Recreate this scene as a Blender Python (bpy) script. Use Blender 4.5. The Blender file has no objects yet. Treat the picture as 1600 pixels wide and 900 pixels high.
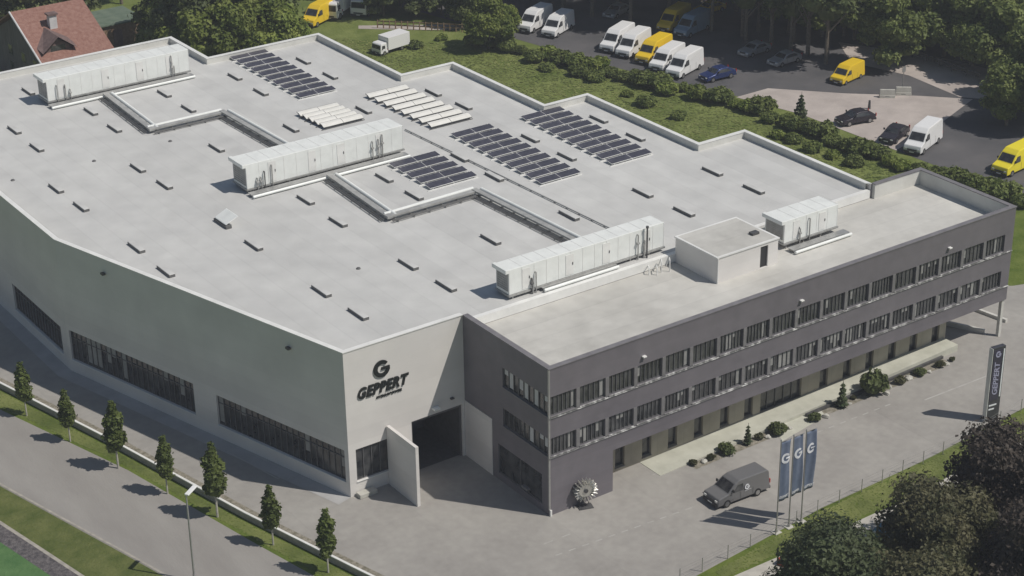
import bpy, bmesh, math, random
import numpy as np
from mathutils import Vector, Matrix
R = math.radians
D = bpy.data
S = bpy.context.scene
COL = S.collection

# ------------------------------------------------------------------ camera, sky, sun, exposure
CF, YAW, PIT, ROL = 2958.52, 0.609052, 0.446364, -0.0145107
CP = np.array([-68.8974, -94.4450, 74.3490])
_cy, _sy, _cp, _sp = math.cos(YAW), math.sin(YAW), math.cos(PIT), math.sin(PIT)
FW = np.array([_sy*_cp, _cy*_cp, -_sp]); _rt = np.array([_cy, -_sy, 0.0]); _up = np.cross(_rt, FW)
RT = math.cos(ROL)*_rt + math.sin(ROL)*_up; UP = -math.sin(ROL)*_rt + math.cos(ROL)*_up
cd = D.cameras.new('camera'); cam = D.objects.new('camera', cd); COL.objects.link(cam)
cd.sensor_width = 36; cd.lens = 36*CF/1600; cd.clip_start = 1; cd.clip_end = 3000
M = Matrix.Identity(4)
for i in range(3):
    M[i][0] = RT[i]; M[i][1] = UP[i]; M[i][2] = -FW[i]; M[i][3] = CP[i]
cam.matrix_world = M
S.camera = cam
SUN_EL, SUN_DIR = 54.0, Vector((0.61, -0.79, 0)).normalized()
w = D.worlds.new('World'); S.world = w; w.use_nodes = True
nt = w.node_tree; nt.nodes.clear()
sky = nt.nodes.new('ShaderNodeTexSky'); sky.sky_type = 'NISHITA'; sky.sun_disc = False
sky.sun_elevation = R(SUN_EL); sky.sun_rotation = math.atan2(SUN_DIR.x, SUN_DIR.y); sky.dust_density = 0.8; sky.air_density = 1.3
bg = nt.nodes.new('ShaderNodeBackground'); bg.inputs['Strength'].default_value = 0.05
wo = nt.nodes.new('ShaderNodeOutputWorld')
nt.links.new(sky.outputs[0], bg.inputs['Color']); nt.links.new(bg.outputs[0], wo.inputs['Surface'])
sl = D.lights.new('sun', 'SUN'); sl.energy = 3.5; sl.angle = R(0.6); sl.color = (1.0, 0.945, 0.865)
so = D.objects.new('sun', sl); COL.objects.link(so)
sd = Vector((SUN_DIR.x*math.cos(R(SUN_EL)), SUN_DIR.y*math.cos(R(SUN_EL)), math.sin(R(SUN_EL))))
so.rotation_euler = sd.to_track_quat('Z', 'Y').to_euler(); so.location = sd*200
S.view_settings.view_transform = 'Standard'; S.view_settings.look = 'None'
S.view_settings.gamma = 1.0; S.view_settings.exposure = -0.03
S.cycles.max_bounces = 6; S.cycles.transparent_max_bounces = 4

def G(px, py, z=0.0):                    # where the sight line through a photo pixel meets the level z
    d = FW + (px-800)/CF*RT - (py-450)/CF*UP
    k = (z-CP[2])/d[2]; q = CP + k*d
    return (float(q[0]), float(q[1]), z)

# ------------------------------------------------------------------ materials
def mat(name, col, rough=0.7, metal=0.0, col2=None, scale=1.0, detail=4, bump=0.0, bscale=None, rnd=0.0, spec=0.5, stretch=None, ramp=(0.35, 0.65)):
    m = D.materials.new(name); m.use_nodes = True; n = m.node_tree.nodes; l = m.node_tree.links
    b = n['Principled BSDF']; b.inputs['Roughness'].default_value = rough; b.inputs['Metallic'].default_value = metal
    b.inputs['Specular IOR Level'].default_value = spec
    b.inputs['Base Color'].default_value = (*col, 1)
    tc = n.new('ShaderNodeTexCoord'); src = tc.outputs['Object']
    if stretch:
        mp = n.new('ShaderNodeMapping'); mp.inputs['Scale'].default_value = stretch; l.new(src, mp.inputs[0]); src = mp.outputs[0]
    out = None
    if col2:
        t = n.new('ShaderNodeTexNoise'); t.inputs['Scale'].default_value = scale; t.inputs['Detail'].default_value = detail
        t.inputs['Roughness'].default_value = 0.62
        l.new(src, t.inputs['Vector'])
        r = n.new('ShaderNodeValToRGB'); r.color_ramp.elements[0].position = ramp[0]; r.color_ramp.elements[1].position = ramp[1]
        r.color_ramp.elements[0].color = (*col, 1); r.color_ramp.elements[1].color = (*col2, 1)
        l.new(t.outputs[0], r.inputs[0]); out = r.outputs[0]
    if rnd:
        oi = n.new('ShaderNodeObjectInfo'); mr = n.new('ShaderNodeMapRange')
        mr.inputs['To Min'].default_value = 1-rnd; mr.inputs['To Max'].default_value = 1+rnd
        l.new(oi.outputs['Random'], mr.inputs[0])
        hs = n.new('ShaderNodeHueSaturation'); l.new(mr.outputs[0], hs.inputs['Value'])
        if out is not None: l.new(out, hs.inputs['Color'])
        else: hs.inputs['Color'].default_value = (*col, 1)
        out = hs.outputs[0]
    if out is not None: l.new(out, b.inputs['Base Color'])
    if bump:
        t2 = n.new('ShaderNodeTexNoise'); t2.inputs['Scale'].default_value = bscale or scale*4; t2.inputs['Detail'].default_value = 5
        l.new(src, t2.inputs['Vector'])
        bp = n.new('ShaderNodeBump'); bp.inputs['Strength'].default_value = bump; bp.inputs['Distance'].default_value = 0.1
        l.new(t2.outputs[0], bp.inputs['Height']); l.new(bp.outputs[0], b.inputs['Normal'])
    return m

def seam_mat(name, col, col2, pitch, axis, depth=0.12, width=0.06, rough=0.75, scale=0.15, scale2=0.9):
    """a sheet material with weld seams every 'pitch' metres and large stains"""
    m = mat(name, col, rough, 0, col2, scale, 6)
    n = m.node_tree.nodes; l = m.node_tree.links; b = n['Principled BSDF']
    base = b.inputs['Base Color'].links[0].from_socket
    tc = n['Texture Coordinate']; sp = n.new('ShaderNodeSeparateXYZ'); l.new(tc.outputs['Object'], sp.inputs[0])
    d = n.new('ShaderNodeMath'); d.operation = 'DIVIDE'; d.inputs[1].default_value = pitch; l.new(sp.outputs[axis], d.inputs[0])
    f = n.new('ShaderNodeMath'); f.operation = 'FRACT'; l.new(d.outputs[0], f.inputs[0])
    c = n.new('ShaderNodeMath'); c.operation = 'LESS_THAN'; c.inputs[1].default_value = width/pitch; l.new(f.outputs[0], c.inputs[0])
    fl = n.new('ShaderNodeMath'); fl.operation = 'FLOOR'; l.new(d.outputs[0], fl.inputs[0])
    wn = n.new('ShaderNodeTexWhiteNoise'); wn.noise_dimensions = '1D'; l.new(fl.outputs[0], wn.inputs['W'])
    t = n.new('ShaderNodeTexNoise'); t.inputs['Scale'].default_value = scale2; t.inputs['Detail'].default_value = 8; l.new(tc.outputs['Object'], t.inputs['Vector'])
    a1 = n.new('ShaderNodeMapRange'); a1.inputs['To Min'].default_value = 0.965; a1.inputs['To Max'].default_value = 1.035; l.new(wn.outputs[0], a1.inputs[0])
    a2 = n.new('ShaderNodeMapRange'); a2.inputs['From Min'].default_value = 0.3; a2.inputs['From Max'].default_value = 0.7
    a2.inputs['To Min'].default_value = 0.93; a2.inputs['To Max'].default_value = 1.06; l.new(t.outputs[0], a2.inputs[0])
    a3 = n.new('ShaderNodeMath'); a3.operation = 'MULTIPLY_ADD'; a3.inputs[1].default_value = -depth; a3.inputs[2].default_value = 1; l.new(c.outputs[0], a3.inputs[0])
    m1 = n.new('ShaderNodeMath'); m1.operation = 'MULTIPLY'; l.new(a1.outputs[0], m1.inputs[0]); l.new(a2.outputs[0], m1.inputs[1])
    m2 = n.new('ShaderNodeMath'); m2.operation = 'MULTIPLY'; l.new(m1.outputs[0], m2.inputs[0]); l.new(a3.outputs[0], m2.inputs[1])
    hs = n.new('ShaderNodeHueSaturation'); l.new(base, hs.inputs['Color']); l.new(m2.outputs[0], hs.inputs['Value'])
    l.new(hs.outputs[0], b.inputs['Base Color'])
    return m

def leafmat(name, c1, c2, rnd=0.22, sc=0.45):
    m = mat(name, c1, 0.55, 0, c2, sc, 3, rnd=rnd, spec=0.25)
    n = m.node_tree.nodes; l = m.node_tree.links; b = n['Principled BSDF']
    g = n.new('ShaderNodeNewGeometry'); tr = n.new('ShaderNodeBsdfTranslucent'); mx = n.new('ShaderNodeMixShader'); mx.inputs[0].default_value = 0.28
    l.new(b.inputs['Base Color'].links[0].from_socket, tr.inputs['Color'])
    l.new(b.outputs[0], mx.inputs[1]); l.new(tr.outputs[0], mx.inputs[2]); l.new(mx.outputs[0], n['Material Output'].inputs['Surface'])
    return m

MT = dict(
 trayg=mat('tray_sheet', (0.36,0.36,0.35), 0.5, 0.2, col2=(0.50,0.50,0.48), scale=1.2),
 apron=mat('apron_slab', (0.36,0.355,0.35), 0.9, col2=(0.44,0.435,0.43), scale=0.6, detail=8),
 dwood=mat('dark_boarding', (0.10,0.09,0.10), 0.9, col2=(0.17,0.155,0.16), scale=1.5, stretch=(3,3,0.5)),
 ledge=mat('weathered_ledge', (0.20,0.20,0.20), 0.5, col2=(0.75,0.75,0.74), scale=1.6, detail=8, ramp=(0.48,0.62)),
 curb=mat('curb_sheet', (0.10,0.10,0.10), 0.7, col2=(0.14,0.14,0.14), scale=2),
 roof=seam_mat('roof_membrane', (0.53,0.53,0.52), (0.585,0.585,0.57), 2.0, 0, depth=0.10, scale2=0.5),
 oroof=seam_mat('office_roof_membrane', (0.47,0.46,0.43), (0.59,0.58,0.545), 2.1, 1, scale=0.11),
 hall=seam_mat('hall_cladding', (0.69,0.67,0.65), (0.72,0.70,0.675), 1.1, 2, depth=0.04, width=0.03, rough=0.55, scale=0.3, scale2=0.25),
 inner=mat('parapet_membrane', (0.58,0.575,0.54), 0.8, col2=(0.66,0.655,0.62), scale=0.6),
 coping=mat('coping_sheet', (0.72,0.72,0.70), 0.45, 0.0, col2=(0.82,0.82,0.80), scale=0.7),
 dark=seam_mat('anthracite_cladding', (0.150,0.140,0.158), (0.180,0.167,0.185), 1.0, 2, depth=0.06, width=0.035, rough=0.5, scale=0.25),
 darkcope=mat('anthracite_coping', (0.17,0.16,0.17), 0.45, col2=(0.22,0.21,0.22), scale=1),
 beige=seam_mat('ground_floor_render', (0.36,0.33,0.265), (0.44,0.405,0.335), 1.3, 0, depth=0.15, width=0.05, scale=0.5),
 glass=mat('window_glass', (0.018,0.02,0.023), 0.10, 0, col2=(0.09,0.092,0.095), scale=0.9, spec=0.7),  # paler noise puts reflections into the pane colour
 blind=mat('window_blind', (0.26,0.26,0.255), 0.6, col2=(0.34,0.34,0.33), scale=2),
 frame=mat('window_frame', (0.10,0.10,0.105), 0.4, col2=(0.13,0.13,0.135), scale=3),
 pillar=mat('pier_sheet', (0.165,0.16,0.165), 0.5, col2=(0.22,0.215,0.22), scale=2),
 white=mat('white_sheet', (0.76,0.78,0.76), 0.45, col2=(0.84,0.86,0.84), scale=0.9),
 whitep=mat('white_paint', (0.78,0.78,0.78), 0.3, col2=(0.84,0.84,0.83), scale=2),
 grey=mat('grey_metal', (0.35,0.35,0.34), 0.4, 0.4, col2=(0.45,0.45,0.44), scale=2),
 dgrey=mat('dark_metal', (0.07,0.07,0.075), 0.5, 0.2, col2=(0.11,0.11,0.11), scale=2),
 conc=mat('concrete', (0.42,0.41,0.37), 0.85, col2=(0.55,0.54,0.49), scale=0.8, bump=0.2),
 asphalt=seam_mat('yard_paving', (0.295,0.28,0.262), (0.365,0.35,0.325), 7.5, 0, depth=0.07, width=0.06, rough=0.9, scale=0.16, scale2=1.6),
 old=mat('old_paving', (0.30,0.285,0.265), 0.9, col2=(0.365,0.35,0.325), scale=0.22, detail=9, ramp=(0.3,0.7), bump=0.15, bscale=6),
 road=mat('road_asphalt', (0.25,0.235,0.22), 0.9, col2=(0.32,0.305,0.285), scale=0.3, detail=9, ramp=(0.3,0.7), stretch=(1,0.25,1), bump=0.15, bscale=6),
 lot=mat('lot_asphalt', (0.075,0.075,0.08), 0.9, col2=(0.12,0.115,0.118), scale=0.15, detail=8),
 lot2=mat('gravel_drive', (0.38,0.335,0.31), 0.95, col2=(0.50,0.445,0.41), scale=0.25, detail=9),
 walk2=mat('dull_kerb', (0.30,0.28,0.25), 0.9, col2=(0.42,0.39,0.34), scale=2),
 walk=mat('walk_slab', (0.45,0.45,0.38), 0.85, col2=(0.56,0.56,0.48), scale=0.6, detail=6),
 kerb=mat('kerb_stone', (0.50,0.49,0.46), 0.85, col2=(0.62,0.61,0.57), scale=1.5),
 paint=mat('road_paint', (0.45,0.44,0.42), 0.7, col2=(0.345,0.33,0.31), scale=1.2, detail=8, ramp=(0.45,0.75)),
 grass=mat('meadow_grass', (0.105,0.140,0.034), 0.95, col2=(0.20,0.23,0.075), scale=0.22, detail=10, bump=0.8, bscale=3, spec=0.1),
 grass2=mat('mown_grass', (0.085,0.125,0.022), 0.95, col2=(0.15,0.185,0.045), scale=0.5, detail=10, bump=0.6, bscale=4, spec=0.1),
 verge=mat('verge_grass', (0.080,0.105,0.030), 0.95, col2=(0.14,0.155,0.055), scale=0.6, detail=10, bump=0.8, bscale=4, spec=0.1),
 field=mat('field_grass', (0.07,0.15,0.055), 0.95, col2=(0.11,0.20,0.08), scale=0.7, detail=10, bump=0.6, bscale=4, spec=0.1),
 ballast=mat('dark_ballast', (0.06,0.055,0.06), 0.95, col2=(0.17,0.155,0.155), scale=3, detail=10, bump=1.0, bscale=8),
 soil=mat('planting_gravel', (0.15,0.14,0.10), 0.95, col2=(0.34,0.31,0.26), scale=2.5, detail=10, bump=0.8, bscale=8),
 solar=mat('solar_glass', (0.05,0.05,0.065), 0.3, 0, col2=(0.08,0.078,0.10), scale=1.5, spec=0.4),
 tube=mat('glare_collector', (0.74,0.73,0.68), 0.35, col2=(0.82,0.81,0.77), scale=1.5),  # glare on the collectors put into their colour as white
 bark=mat('bark', (0.12,0.10,0.08), 0.9, col2=(0.2,0.17,0.13), scale=4),
 palebark=mat('pale_bark', (0.36,0.34,0.30), 0.9, col2=(0.5,0.48,0.42), scale=4),
 leafA=leafmat('leaf_dark', (0.080,0.106,0.038), (0.175,0.205,0.078)),
 leafB=leafmat('leaf_fresh', (0.12,0.17,0.032), (0.26,0.30,0.075)),
 leafC=leafmat('leaf_olive', (0.10,0.135,0.036), (0.21,0.245,0.075)),
 leafP=leafmat('leaf_purple', (0.066,0.056,0.047), (0.145,0.118,0.098)),
 leafR=leafmat('leaf_brown', (0.066,0.075,0.034), (0.16,0.15,0.082)),
 leafN=leafmat('needle', (0.042,0.062,0.030), (0.115,0.138,0.066)),
 leafCol=leafmat('leaf_column', (0.06,0.085,0.02), (0.14,0.175,0.05), 0.12, 1.2),
 tyre=mat('tyre_rubber', (0.02,0.02,0.02), 0.9), rim=mat('rim_alloy', (0.45,0.45,0.45), 0.35, 0.8),
 vwhite=mat('van_white', (0.80,0.80,0.80), 0.3), vyellow=mat('van_yellow', (0.80,0.55,0.03), 0.35), vyellow2=mat('van_yellow_bright', (0.85,0.72,0.04), 0.35),
 vblue=mat('van_pale_blue', (0.22,0.32,0.42), 0.35), vgrey=mat('van_grey', (0.20,0.20,0.205), 0.35, 0.3), cdark=mat('car_dark', (0.04,0.035,0.045), 0.25, 0.3),
 cblue=mat('car_blue', (0.03,0.05,0.16), 0.25, 0.3), csilver=mat('car_silver', (0.45,0.46,0.48), 0.3, 0.5), cteal=mat('car_teal', (0.08,0.2,0.28), 0.3, 0.3),
 bumper=mat('plastic_dark', (0.04,0.04,0.042), 0.6), lampglass=mat('lamp_glass', (0.75,0.75,0.72), 0.15), taillight=mat('tail_red', (0.5,0.03,0.02), 0.3),
 flag=mat('flag_cloth', (0.11,0.145,0.22), 0.7, col2=(0.16,0.195,0.275), scale=1.3), letter=mat('dark_letter', (0.012,0.015,0.014), 0.5),
 wletter=mat('white_letter', (0.78,0.80,0.84), 0.5), bletter=mat('blue_glow_letter', (0.36,0.36,0.50), 0.5), pyl=mat('pylon_sheet', (0.055,0.055,0.065), 0.35, 0.2, col2=(0.08,0.08,0.095), scale=1.5),
 steel=mat('polished_steel', (0.62,0.61,0.57), 0.35, 0.6), gate=mat('gate_sheet', (0.018,0.019,0.021), 0.5, col2=(0.028,0.028,0.03), scale=1),
 rtile=mat('red_tile', (0.22,0.105,0.08), 0.85, col2=(0.31,0.175,0.14), scale=2.5, detail=8, bump=0.4, bscale=5), btile=mat('brown_tile', (0.13,0.085,0.08), 0.85, col2=(0.2,0.14,0.13), scale=2),
 plaster=mat('pale_plaster', (0.55,0.55,0.56), 0.9, col2=(0.65,0.65,0.65), scale=1), wood=mat('weathered_wood', (0.20,0.13,0.08), 0.9, col2=(0.30,0.21,0.14), scale=3),
 greenroof=mat('green_roof_sheet', (0.10,0.14,0.10), 0.8, col2=(0.15,0.19,0.14), scale=1), redwood=mat('red_wood', (0.38,0.07,0.04), 0.7),
 yard_light=mat('light_gravel', (0.42,0.40,0.36), 0.9, col2=(0.52,0.50,0.45), scale=1),
)

# ------------------------------------------------------------------ helpers
class MB:
    def __init__(s): s.v = []; s.f = []
    def add(s, vs, fs):
        o = len(s.v); s.v += [tuple(map(float, a)) for a in vs]; s.f += [tuple(i+o for i in f) for f in fs]; return s
    def box(s, a, b):
        x0,y0,z0 = a; x1,y1,z1 = b
        if x0>x1: x0,x1=x1,x0
        if y0>y1: y0,y1=y1,y0
        if z0>z1: z0,z1=z1,z0
        return s.add([(x0,y0,z0),(x1,y0,z0),(x1,y1,z0),(x0,y1,z0),(x0,y0,z1),(x1,y0,z1),(x1,y1,z1),(x0,y1,z1)],
              [(0,3,2,1),(4,5,6,7),(0,1,5,4),(1,2,6,5),(2,3,7,6),(3,0,4,7)])
    def frust(s, c, z0, z1, a, b, a2, b2):
        x, y = c
        return s.add([(x-a,y-b,z0),(x+a,y-b,z0),(x+a,y+b,z0),(x-a,y+b,z0),(x-a2,y-b2,z1),(x+a2,y-b2,z1),(x+a2,y+b2,z1),(x-a2,y+b2,z1)],
              [(0,3,2,1),(4,5,6,7),(0,1,5,4),(1,2,6,5),(2,3,7,6),(3,0,4,7)])
    def beam(s, p, q, w, h):                 # square bar from p to q
        p = Vector(p); q = Vector(q); d = (q-p).normalized()
        u = d.cross(Vector((0,0,1)));
        if u.length < 1e-3: u = Vector((1,0,0))
        u.normalize(); v = u.cross(d).normalized()
        vs = [c+u*a*w/2+v*b*h/2 for c in (p,q) for a,b in ((-1,-1),(1,-1),(1,1),(-1,1))]
        return s.add(vs, [(0,1,2,3),(7,6,5,4),(0,4,5,1),(1,5,6,2),(2,6,7,3),(3,7,4,0)])
    def tube(s, p, q, r, r2=None, n=10):
        r2 = r if r2 is None else r2
        p = Vector(p); q = Vector(q); d = (q-p).normalized(); u = d.orthogonal().normalized(); v = d.cross(u)
        vs = [c+(u*math.cos(2*math.pi*i/n)+v*math.sin(2*math.pi*i/n))*rr for c,rr in ((p,r),(q,r2)) for i in range(n)]
        fs = [(i,(i+1)%n,n+(i+1)%n,n+i) for i in range(n)] + [tuple(range(n))[::-1], tuple(range(n,2*n))]
        return s.add(vs, fs)
    def prism(s, poly, z0, z1):
        n = len(poly)
        a = sum(poly[i][0]*poly[(i+1)%n][1]-poly[(i+1)%n][0]*poly[i][1] for i in range(n))
        if a < 0: poly = poly[::-1]
        return s.add([(x,y,z0) for x,y in poly]+[(x,y,z1) for x,y in poly],
            [tuple(range(n))[::-1], tuple(range(n,2*n))]+[(i,(i+1)%n,n+(i+1)%n,n+i) for i in range(n)])
    def quad(s, *p): return s.add(p, [tuple(range(len(p)))])
    def build(s, name, m, parent=None, bevel=0, smooth=False, segs=2):
        me = D.meshes.new(name); me.from_pydata(s.v, [], s.f); me.update()
        if m is not None: me.materials.append(m)
        if smooth:
            for p in me.polygons: p.use_smooth = True
        o = D.objects.new(name, me); COL.objects.link(o)
        if parent is not None: o.parent = parent
        if bevel:
            b = o.modifiers.new('bevel', 'BEVEL'); b.width = bevel; b.segments = segs; b.limit_method = 'ANGLE'; b.angle_limit = R(25)
        return o

def empty(name, loc=(0,0,0), rz=0, label=None, cat=None, group=None):
    o = D.objects.new(name, None); COL.objects.link(o); o.location = loc; o.rotation_euler = (0,0,rz); o.empty_display_size = 0.3
    if label: tag(o, label, cat, group)
    return o
def tag(o, label, cat, group=None, kind=None):
    o['label'] = label; o['category'] = cat
    if group: o['group'] = group
    if kind: o['kind'] = kind
    return o
def struct(o): o['kind'] = 'structure'; return o
def kids(o): return [c for c in D.objects if c.parent == o]
def copy_tree(o, childmap, parent=None):
    c = o.copy(); COL.objects.link(c); c.parent = parent
    for ch in childmap.get(o.name, []): copy_tree(ch, childmap, c)
    return c
def dup(o, loc, rz=0, label=None, group=None, sc=None):
    cm = {}
    for ch in o.children_recursive: cm.setdefault(ch.parent.name, []).append(ch)
    c = copy_tree(o, cm); c.location = loc; c.rotation_euler = (0,0,rz)
    if label: c['label'] = label
    if group: c['group'] = group
    if sc: c.scale = sc if hasattr(sc, '__len__') else (sc,sc,sc)
    return c
def text_mesh(name, s, m, size, depth=0.04, shear=0.0, bold=0.0, parent=None, Mx=None, align='CENTER', space=1.0):
    c = D.curves.new(name+'_c', 'FONT'); c.body = s; c.size = size; c.extrude = depth; c.shear = shear; c.offset = bold
    c.align_x = align; c.align_y = 'CENTER'; c.space_character = space; c.resolution_u = 3
    o = D.objects.new(name+'_c', c); COL.objects.link(o)
    dg = bpy.context.evaluated_depsgraph_get(); me = D.meshes.new_from_object(o.evaluated_get(dg))
    D.objects.remove(o); me.name = name
    if Mx is not None: me.transform(Mx)
    me.materials.clear(); me.materials.append(m)
    r = D.objects.new(name, me); COL.objects.link(r); r.parent = parent
    return r
def wallface(P0, P1, z0, z1, opens, th, mb):
    """a wall sheet from P0 to P1 (outside on the right-hand side) with real openings and reveals"""
    P0 = Vector((*P0,0)); P1 = Vector((*P1,0)); d = P1-P0; L = d.length; d.normalize(); nrm = Vector((d.y,-d.x,0))
    us = sorted({0.0, L, *[o[0] for o in opens], *[o[1] for o in opens]}); zs = sorted({z0, z1, *[o[2] for o in opens], *[o[3] for o in opens]})
    def hole(u, z): return any(o[0]<u<o[1] and o[2]<z<o[3] for o in opens)
    def pt(u, z, back=0): q = P0+d*u-nrm*th*back; return (q.x,q.y,z)
    for a,b in zip(us, us[1:]):
        for c,e in zip(zs, zs[1:]):
            if hole((a+b)/2,(c+e)/2): continue
            mb.quad(pt(a,c),pt(b,c),pt(b,e),pt(a,e))
    for o in opens:
        a,b,c,e = o
        if c > z0+1e-6: mb.quad(pt(a,c),pt(b,c),pt(b,c,1),pt(a,c,1))
        mb.quad(pt(a,e,1),pt(b,e,1),pt(b,e),pt(a,e))
        mb.quad(pt(a,c),pt(a,c,1),pt(a,e,1),pt(a,e)); mb.quad(pt(b,c,1),pt(b,c),pt(b,e),pt(b,e,1))
    return P0, d, nrm
def window(parent, P0, d, nrm, a, b, z0, z1, n, depth, rng, blindp=0.0, sill=None, transom=False, name='window', fm=None, blm=None):
    """a window set 'depth' back in its opening: frame with mullions, a pane sheet and, here and there, a pale blind"""
    fr = MB(); g = MB(); bl = MB(); k = (b-a)/n; sunk = depth
    def P(u, z, o): q = P0+d*u-nrm*o; return (q.x,q.y,z)
    def bar(u0,u1,c,e,o0,o1):
        q = [P(u0,c,o0),P(u1,c,o0),P(u1,c,o1),P(u0,c,o1),P(u0,e,o0),P(u1,e,o0),P(u1,e,o1),P(u0,e,o1)]
        fr.add(q, [(0,3,2,1),(4,5,6,7),(0,1,5,4),(1,2,6,5),(2,3,7,6),(3,0,4,7)])
    t = 0.06
    bar(a,b,z0,z0+t,sunk-0.05,sunk+0.04); bar(a,b,z1-t,z1,sunk-0.05,sunk+0.04)
    for i in range(n+1):
        u = a+i*k; u0 = min(max(u-t/2,a),b-t); bar(u0,u0+t,z0+t,z1-t,sunk-0.05,sunk+0.04)
    zt = z0+(z1-z0)*0.72
    if transom: bar(a,b,zt-0.03,zt+0.03,sunk-0.045,sunk+0.035)
    f = fr.build(name, fm or MT['frame'], parent)
    g.quad(P(a,z0,sunk+0.02),P(b,z0,sunk+0.02),P(b,z1,sunk+0.02),P(a,z1,sunk+0.02)); g.build('pane', MT['glass'], f)
    has = False
    for i in range(n):
        if rng.random() < blindp:
            zb = z1-(z1-z0)*rng.choice((0.35,0.6,0.9)); bl = MB()
            bl.quad(P(a+i*k+t,zb,sunk+0.012),P(a+(i+1)*k-t,zb,sunk+0.012),P(a+(i+1)*k-t,z1-t,sunk+0.012),P(a+i*k+t,z1-t,sunk+0.012)); bl.build('blind', blm or MT['blind'], f)
    if sill:
        s = MB(); q0 = P(a-0.03,z0-0.05,-0.06); 
        vs = [P(a-0.03,z0-0.06,-0.07),P(b+0.03,z0-0.06,-0.07),P(b+0.03,z0-0.06,sunk-0.06),P(a-0.03,z0-0.06,sunk-0.06)]
        s.add(vs+[(x,y,z+0.05) for x,y,z in vs], [(0,3,2,1),(4,5,6,7),(0,1,5,4),(1,2,6,5),(2,3,7,6),(3,0,4,7)]).build('sill', sill, f)
    return f
def inset(poly, t):
    n = len(poly); out = []
    for i in range(n):
        p0 = Vector(poly[i-1]); p1 = Vector(poly[i]); p2 = Vector(poly[(i+1)%n])
        d1 = (p1-p0).normalized(); d2 = (p2-p1).normalized(); n1 = Vector((-d1.y,d1.x)); n2 = Vector((-d2.y,d2.x))
        a = p1+n1*t; b = p1+n2*t; cr = d1.x*d2.y-d1.y*d2.x
        k = 0 if abs(cr) < 1e-9 else ((b.x-a.x)*d2.y-(b.y-a.y)*d2.x)/cr; q = a+d1*k; out.append((q.x,q.y))
    return out

# ------------------------------------------------------------------ the ground
def sheet(name, poly, z, m, th=None):
    b = MB(); 
    if th: b.prism([(p[0],p[1]) for p in poly], z-th, z)
    else:
        n = len(poly); a = sum(poly[i][0]*poly[(i+1)%n][1]-poly[(i+1)%n][0]*poly[i][1] for i in range(n))
        if a < 0: poly = poly[::-1]
        b.quad(*[(p[0],p[1],z) for p in poly])
    return struct(b.build(name, m))
sheet('ground', [(-1500,-1500),(1500,-1500),(1500,1500),(-1500,1500)], -0.012, MT['grass'])
WL = [(-31.5,72),(-27.2,52.5),(-24.84,42.83),(-21.34,28.55),(-17.92,12.85),(-15.23,2.41),(-13.0,-6.0),(-11,-14.0)]   # line of the low wall
yard = WL + [(4.0,-12.1),(16.5,-10.9),(27.4,-10.6),(39.7,-9.6),(62,-8),(80,-6),(80,3),(60,5.0),(56.5,6.2),(51,11),(51,14),(10,40),(-15,72)]
sheet('yard', yard, 0.0, MT['asphalt'])
def off(line, d):
    out = []
    for i,p in enumerate(line):
        a = Vector(line[max(i-1,0)]); b = Vector(line[min(i+1,len(line)-1)]); t = (b-a).normalized(); out.append((p[0]+t.y*d, p[1]-t.x*d))
    return out
def band(name, line, d0, d1, z, m):
    A = off(line, d0); B = off(line, d1); mb = MB()
    for i in range(len(line)-1): mb.quad((*B[i],z),(*A[i],z),(*A[i+1],z),(*B[i+1],z))
    o = mb.build(name, m)
    for p in o.data.polygons:
        if p.normal.z < 0: p.flip()
    return struct(o)
RL = [(-38,78),(-33.5,64),(-29.6,52),(-26.28,39.19),(-21.99,24.24),(-18.96,9.44),(-17.2,1.5),(-15.2,-8),(-13.5,-18)]     # road edge beside the tree strip
strip = [(p[0]-0.15,p[1]) for p in WL]+RL[::-1]
sheet('tree_strip_grass', strip, 0.012, MT['grass2'])
band('road', RL, 0.0, 9.4, 0.02, MT['road'])
FL = [G(0,757)[:2], G(100,812)[:2], G(190,861)[:2], G(258,899)[:2]]
d0 = Vector((FL[1][0]-FL[0][0], FL[1][1]-FL[0][1])).normalized(); d1 = Vector((FL[3][0]-FL[2][0], FL[3][1]-FL[2][1])).normalized()
FL = [(FL[0][0]-d0.x*40, FL[0][1]-d0.y*40)]+FL+[(FL[3][0]+d1.x*25, FL[3][1]+d1.y*25)]
band('verge_kerb', FL, -0.12, 0.08, 0.045, MT['walk2'])
band('verge', FL, 0.16, 60, 0.03, MT['verge'])
TL = [G(0,814)[:2], G(60,853)[:2], G(130,899)[:2]]
d1 = Vector((TL[2][0]-TL[0][0], TL[2][1]-TL[0][1])).normalized()
TL = [(TL[0][0]-d1.x*40, TL[0][1]-d1.y*40)]+TL+[(TL[2][0]+d1.x*20, TL[2][1]+d1.y*20)]
band('footpath', TL, 0.0, 0.28, 0.042, MT['walk2'])
band('track_bed', TL, 0.28, 1.6, 0.038, MT['ballast'])
band('field', TL, 1.6, 70, 0.046, MT['field'])
# verge beyond the front yard, the road on its far side
FEN = [G(1062,912)[:2], G(1175,850)[:2], G(1275,796)[:2], G(1442,724)[:2], G(1510,690)[:2], G(1600,636)[:2]]
FEN = [(FEN[0][0]-9, FEN[0][1]-0.4)]+FEN+[(62,-8.6),(90,-8)]
band('front_verge', FEN, 0.15, 60, 0.008, MT['grass2'])
PA = [G(1140,903)[:2], G(1235,862)[:2], G(1345,812)[:2], G(1425,776)[:2], G(1500,735)[:2], G(1600,690)[:2]]
PA = [(PA[0][0]-70, PA[0][1]-14)]+PA+[(62,-11.5),(90,-11)]
band('front_path', PA, 0.0, 2.0, 0.016, MT['yard_light'])
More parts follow.
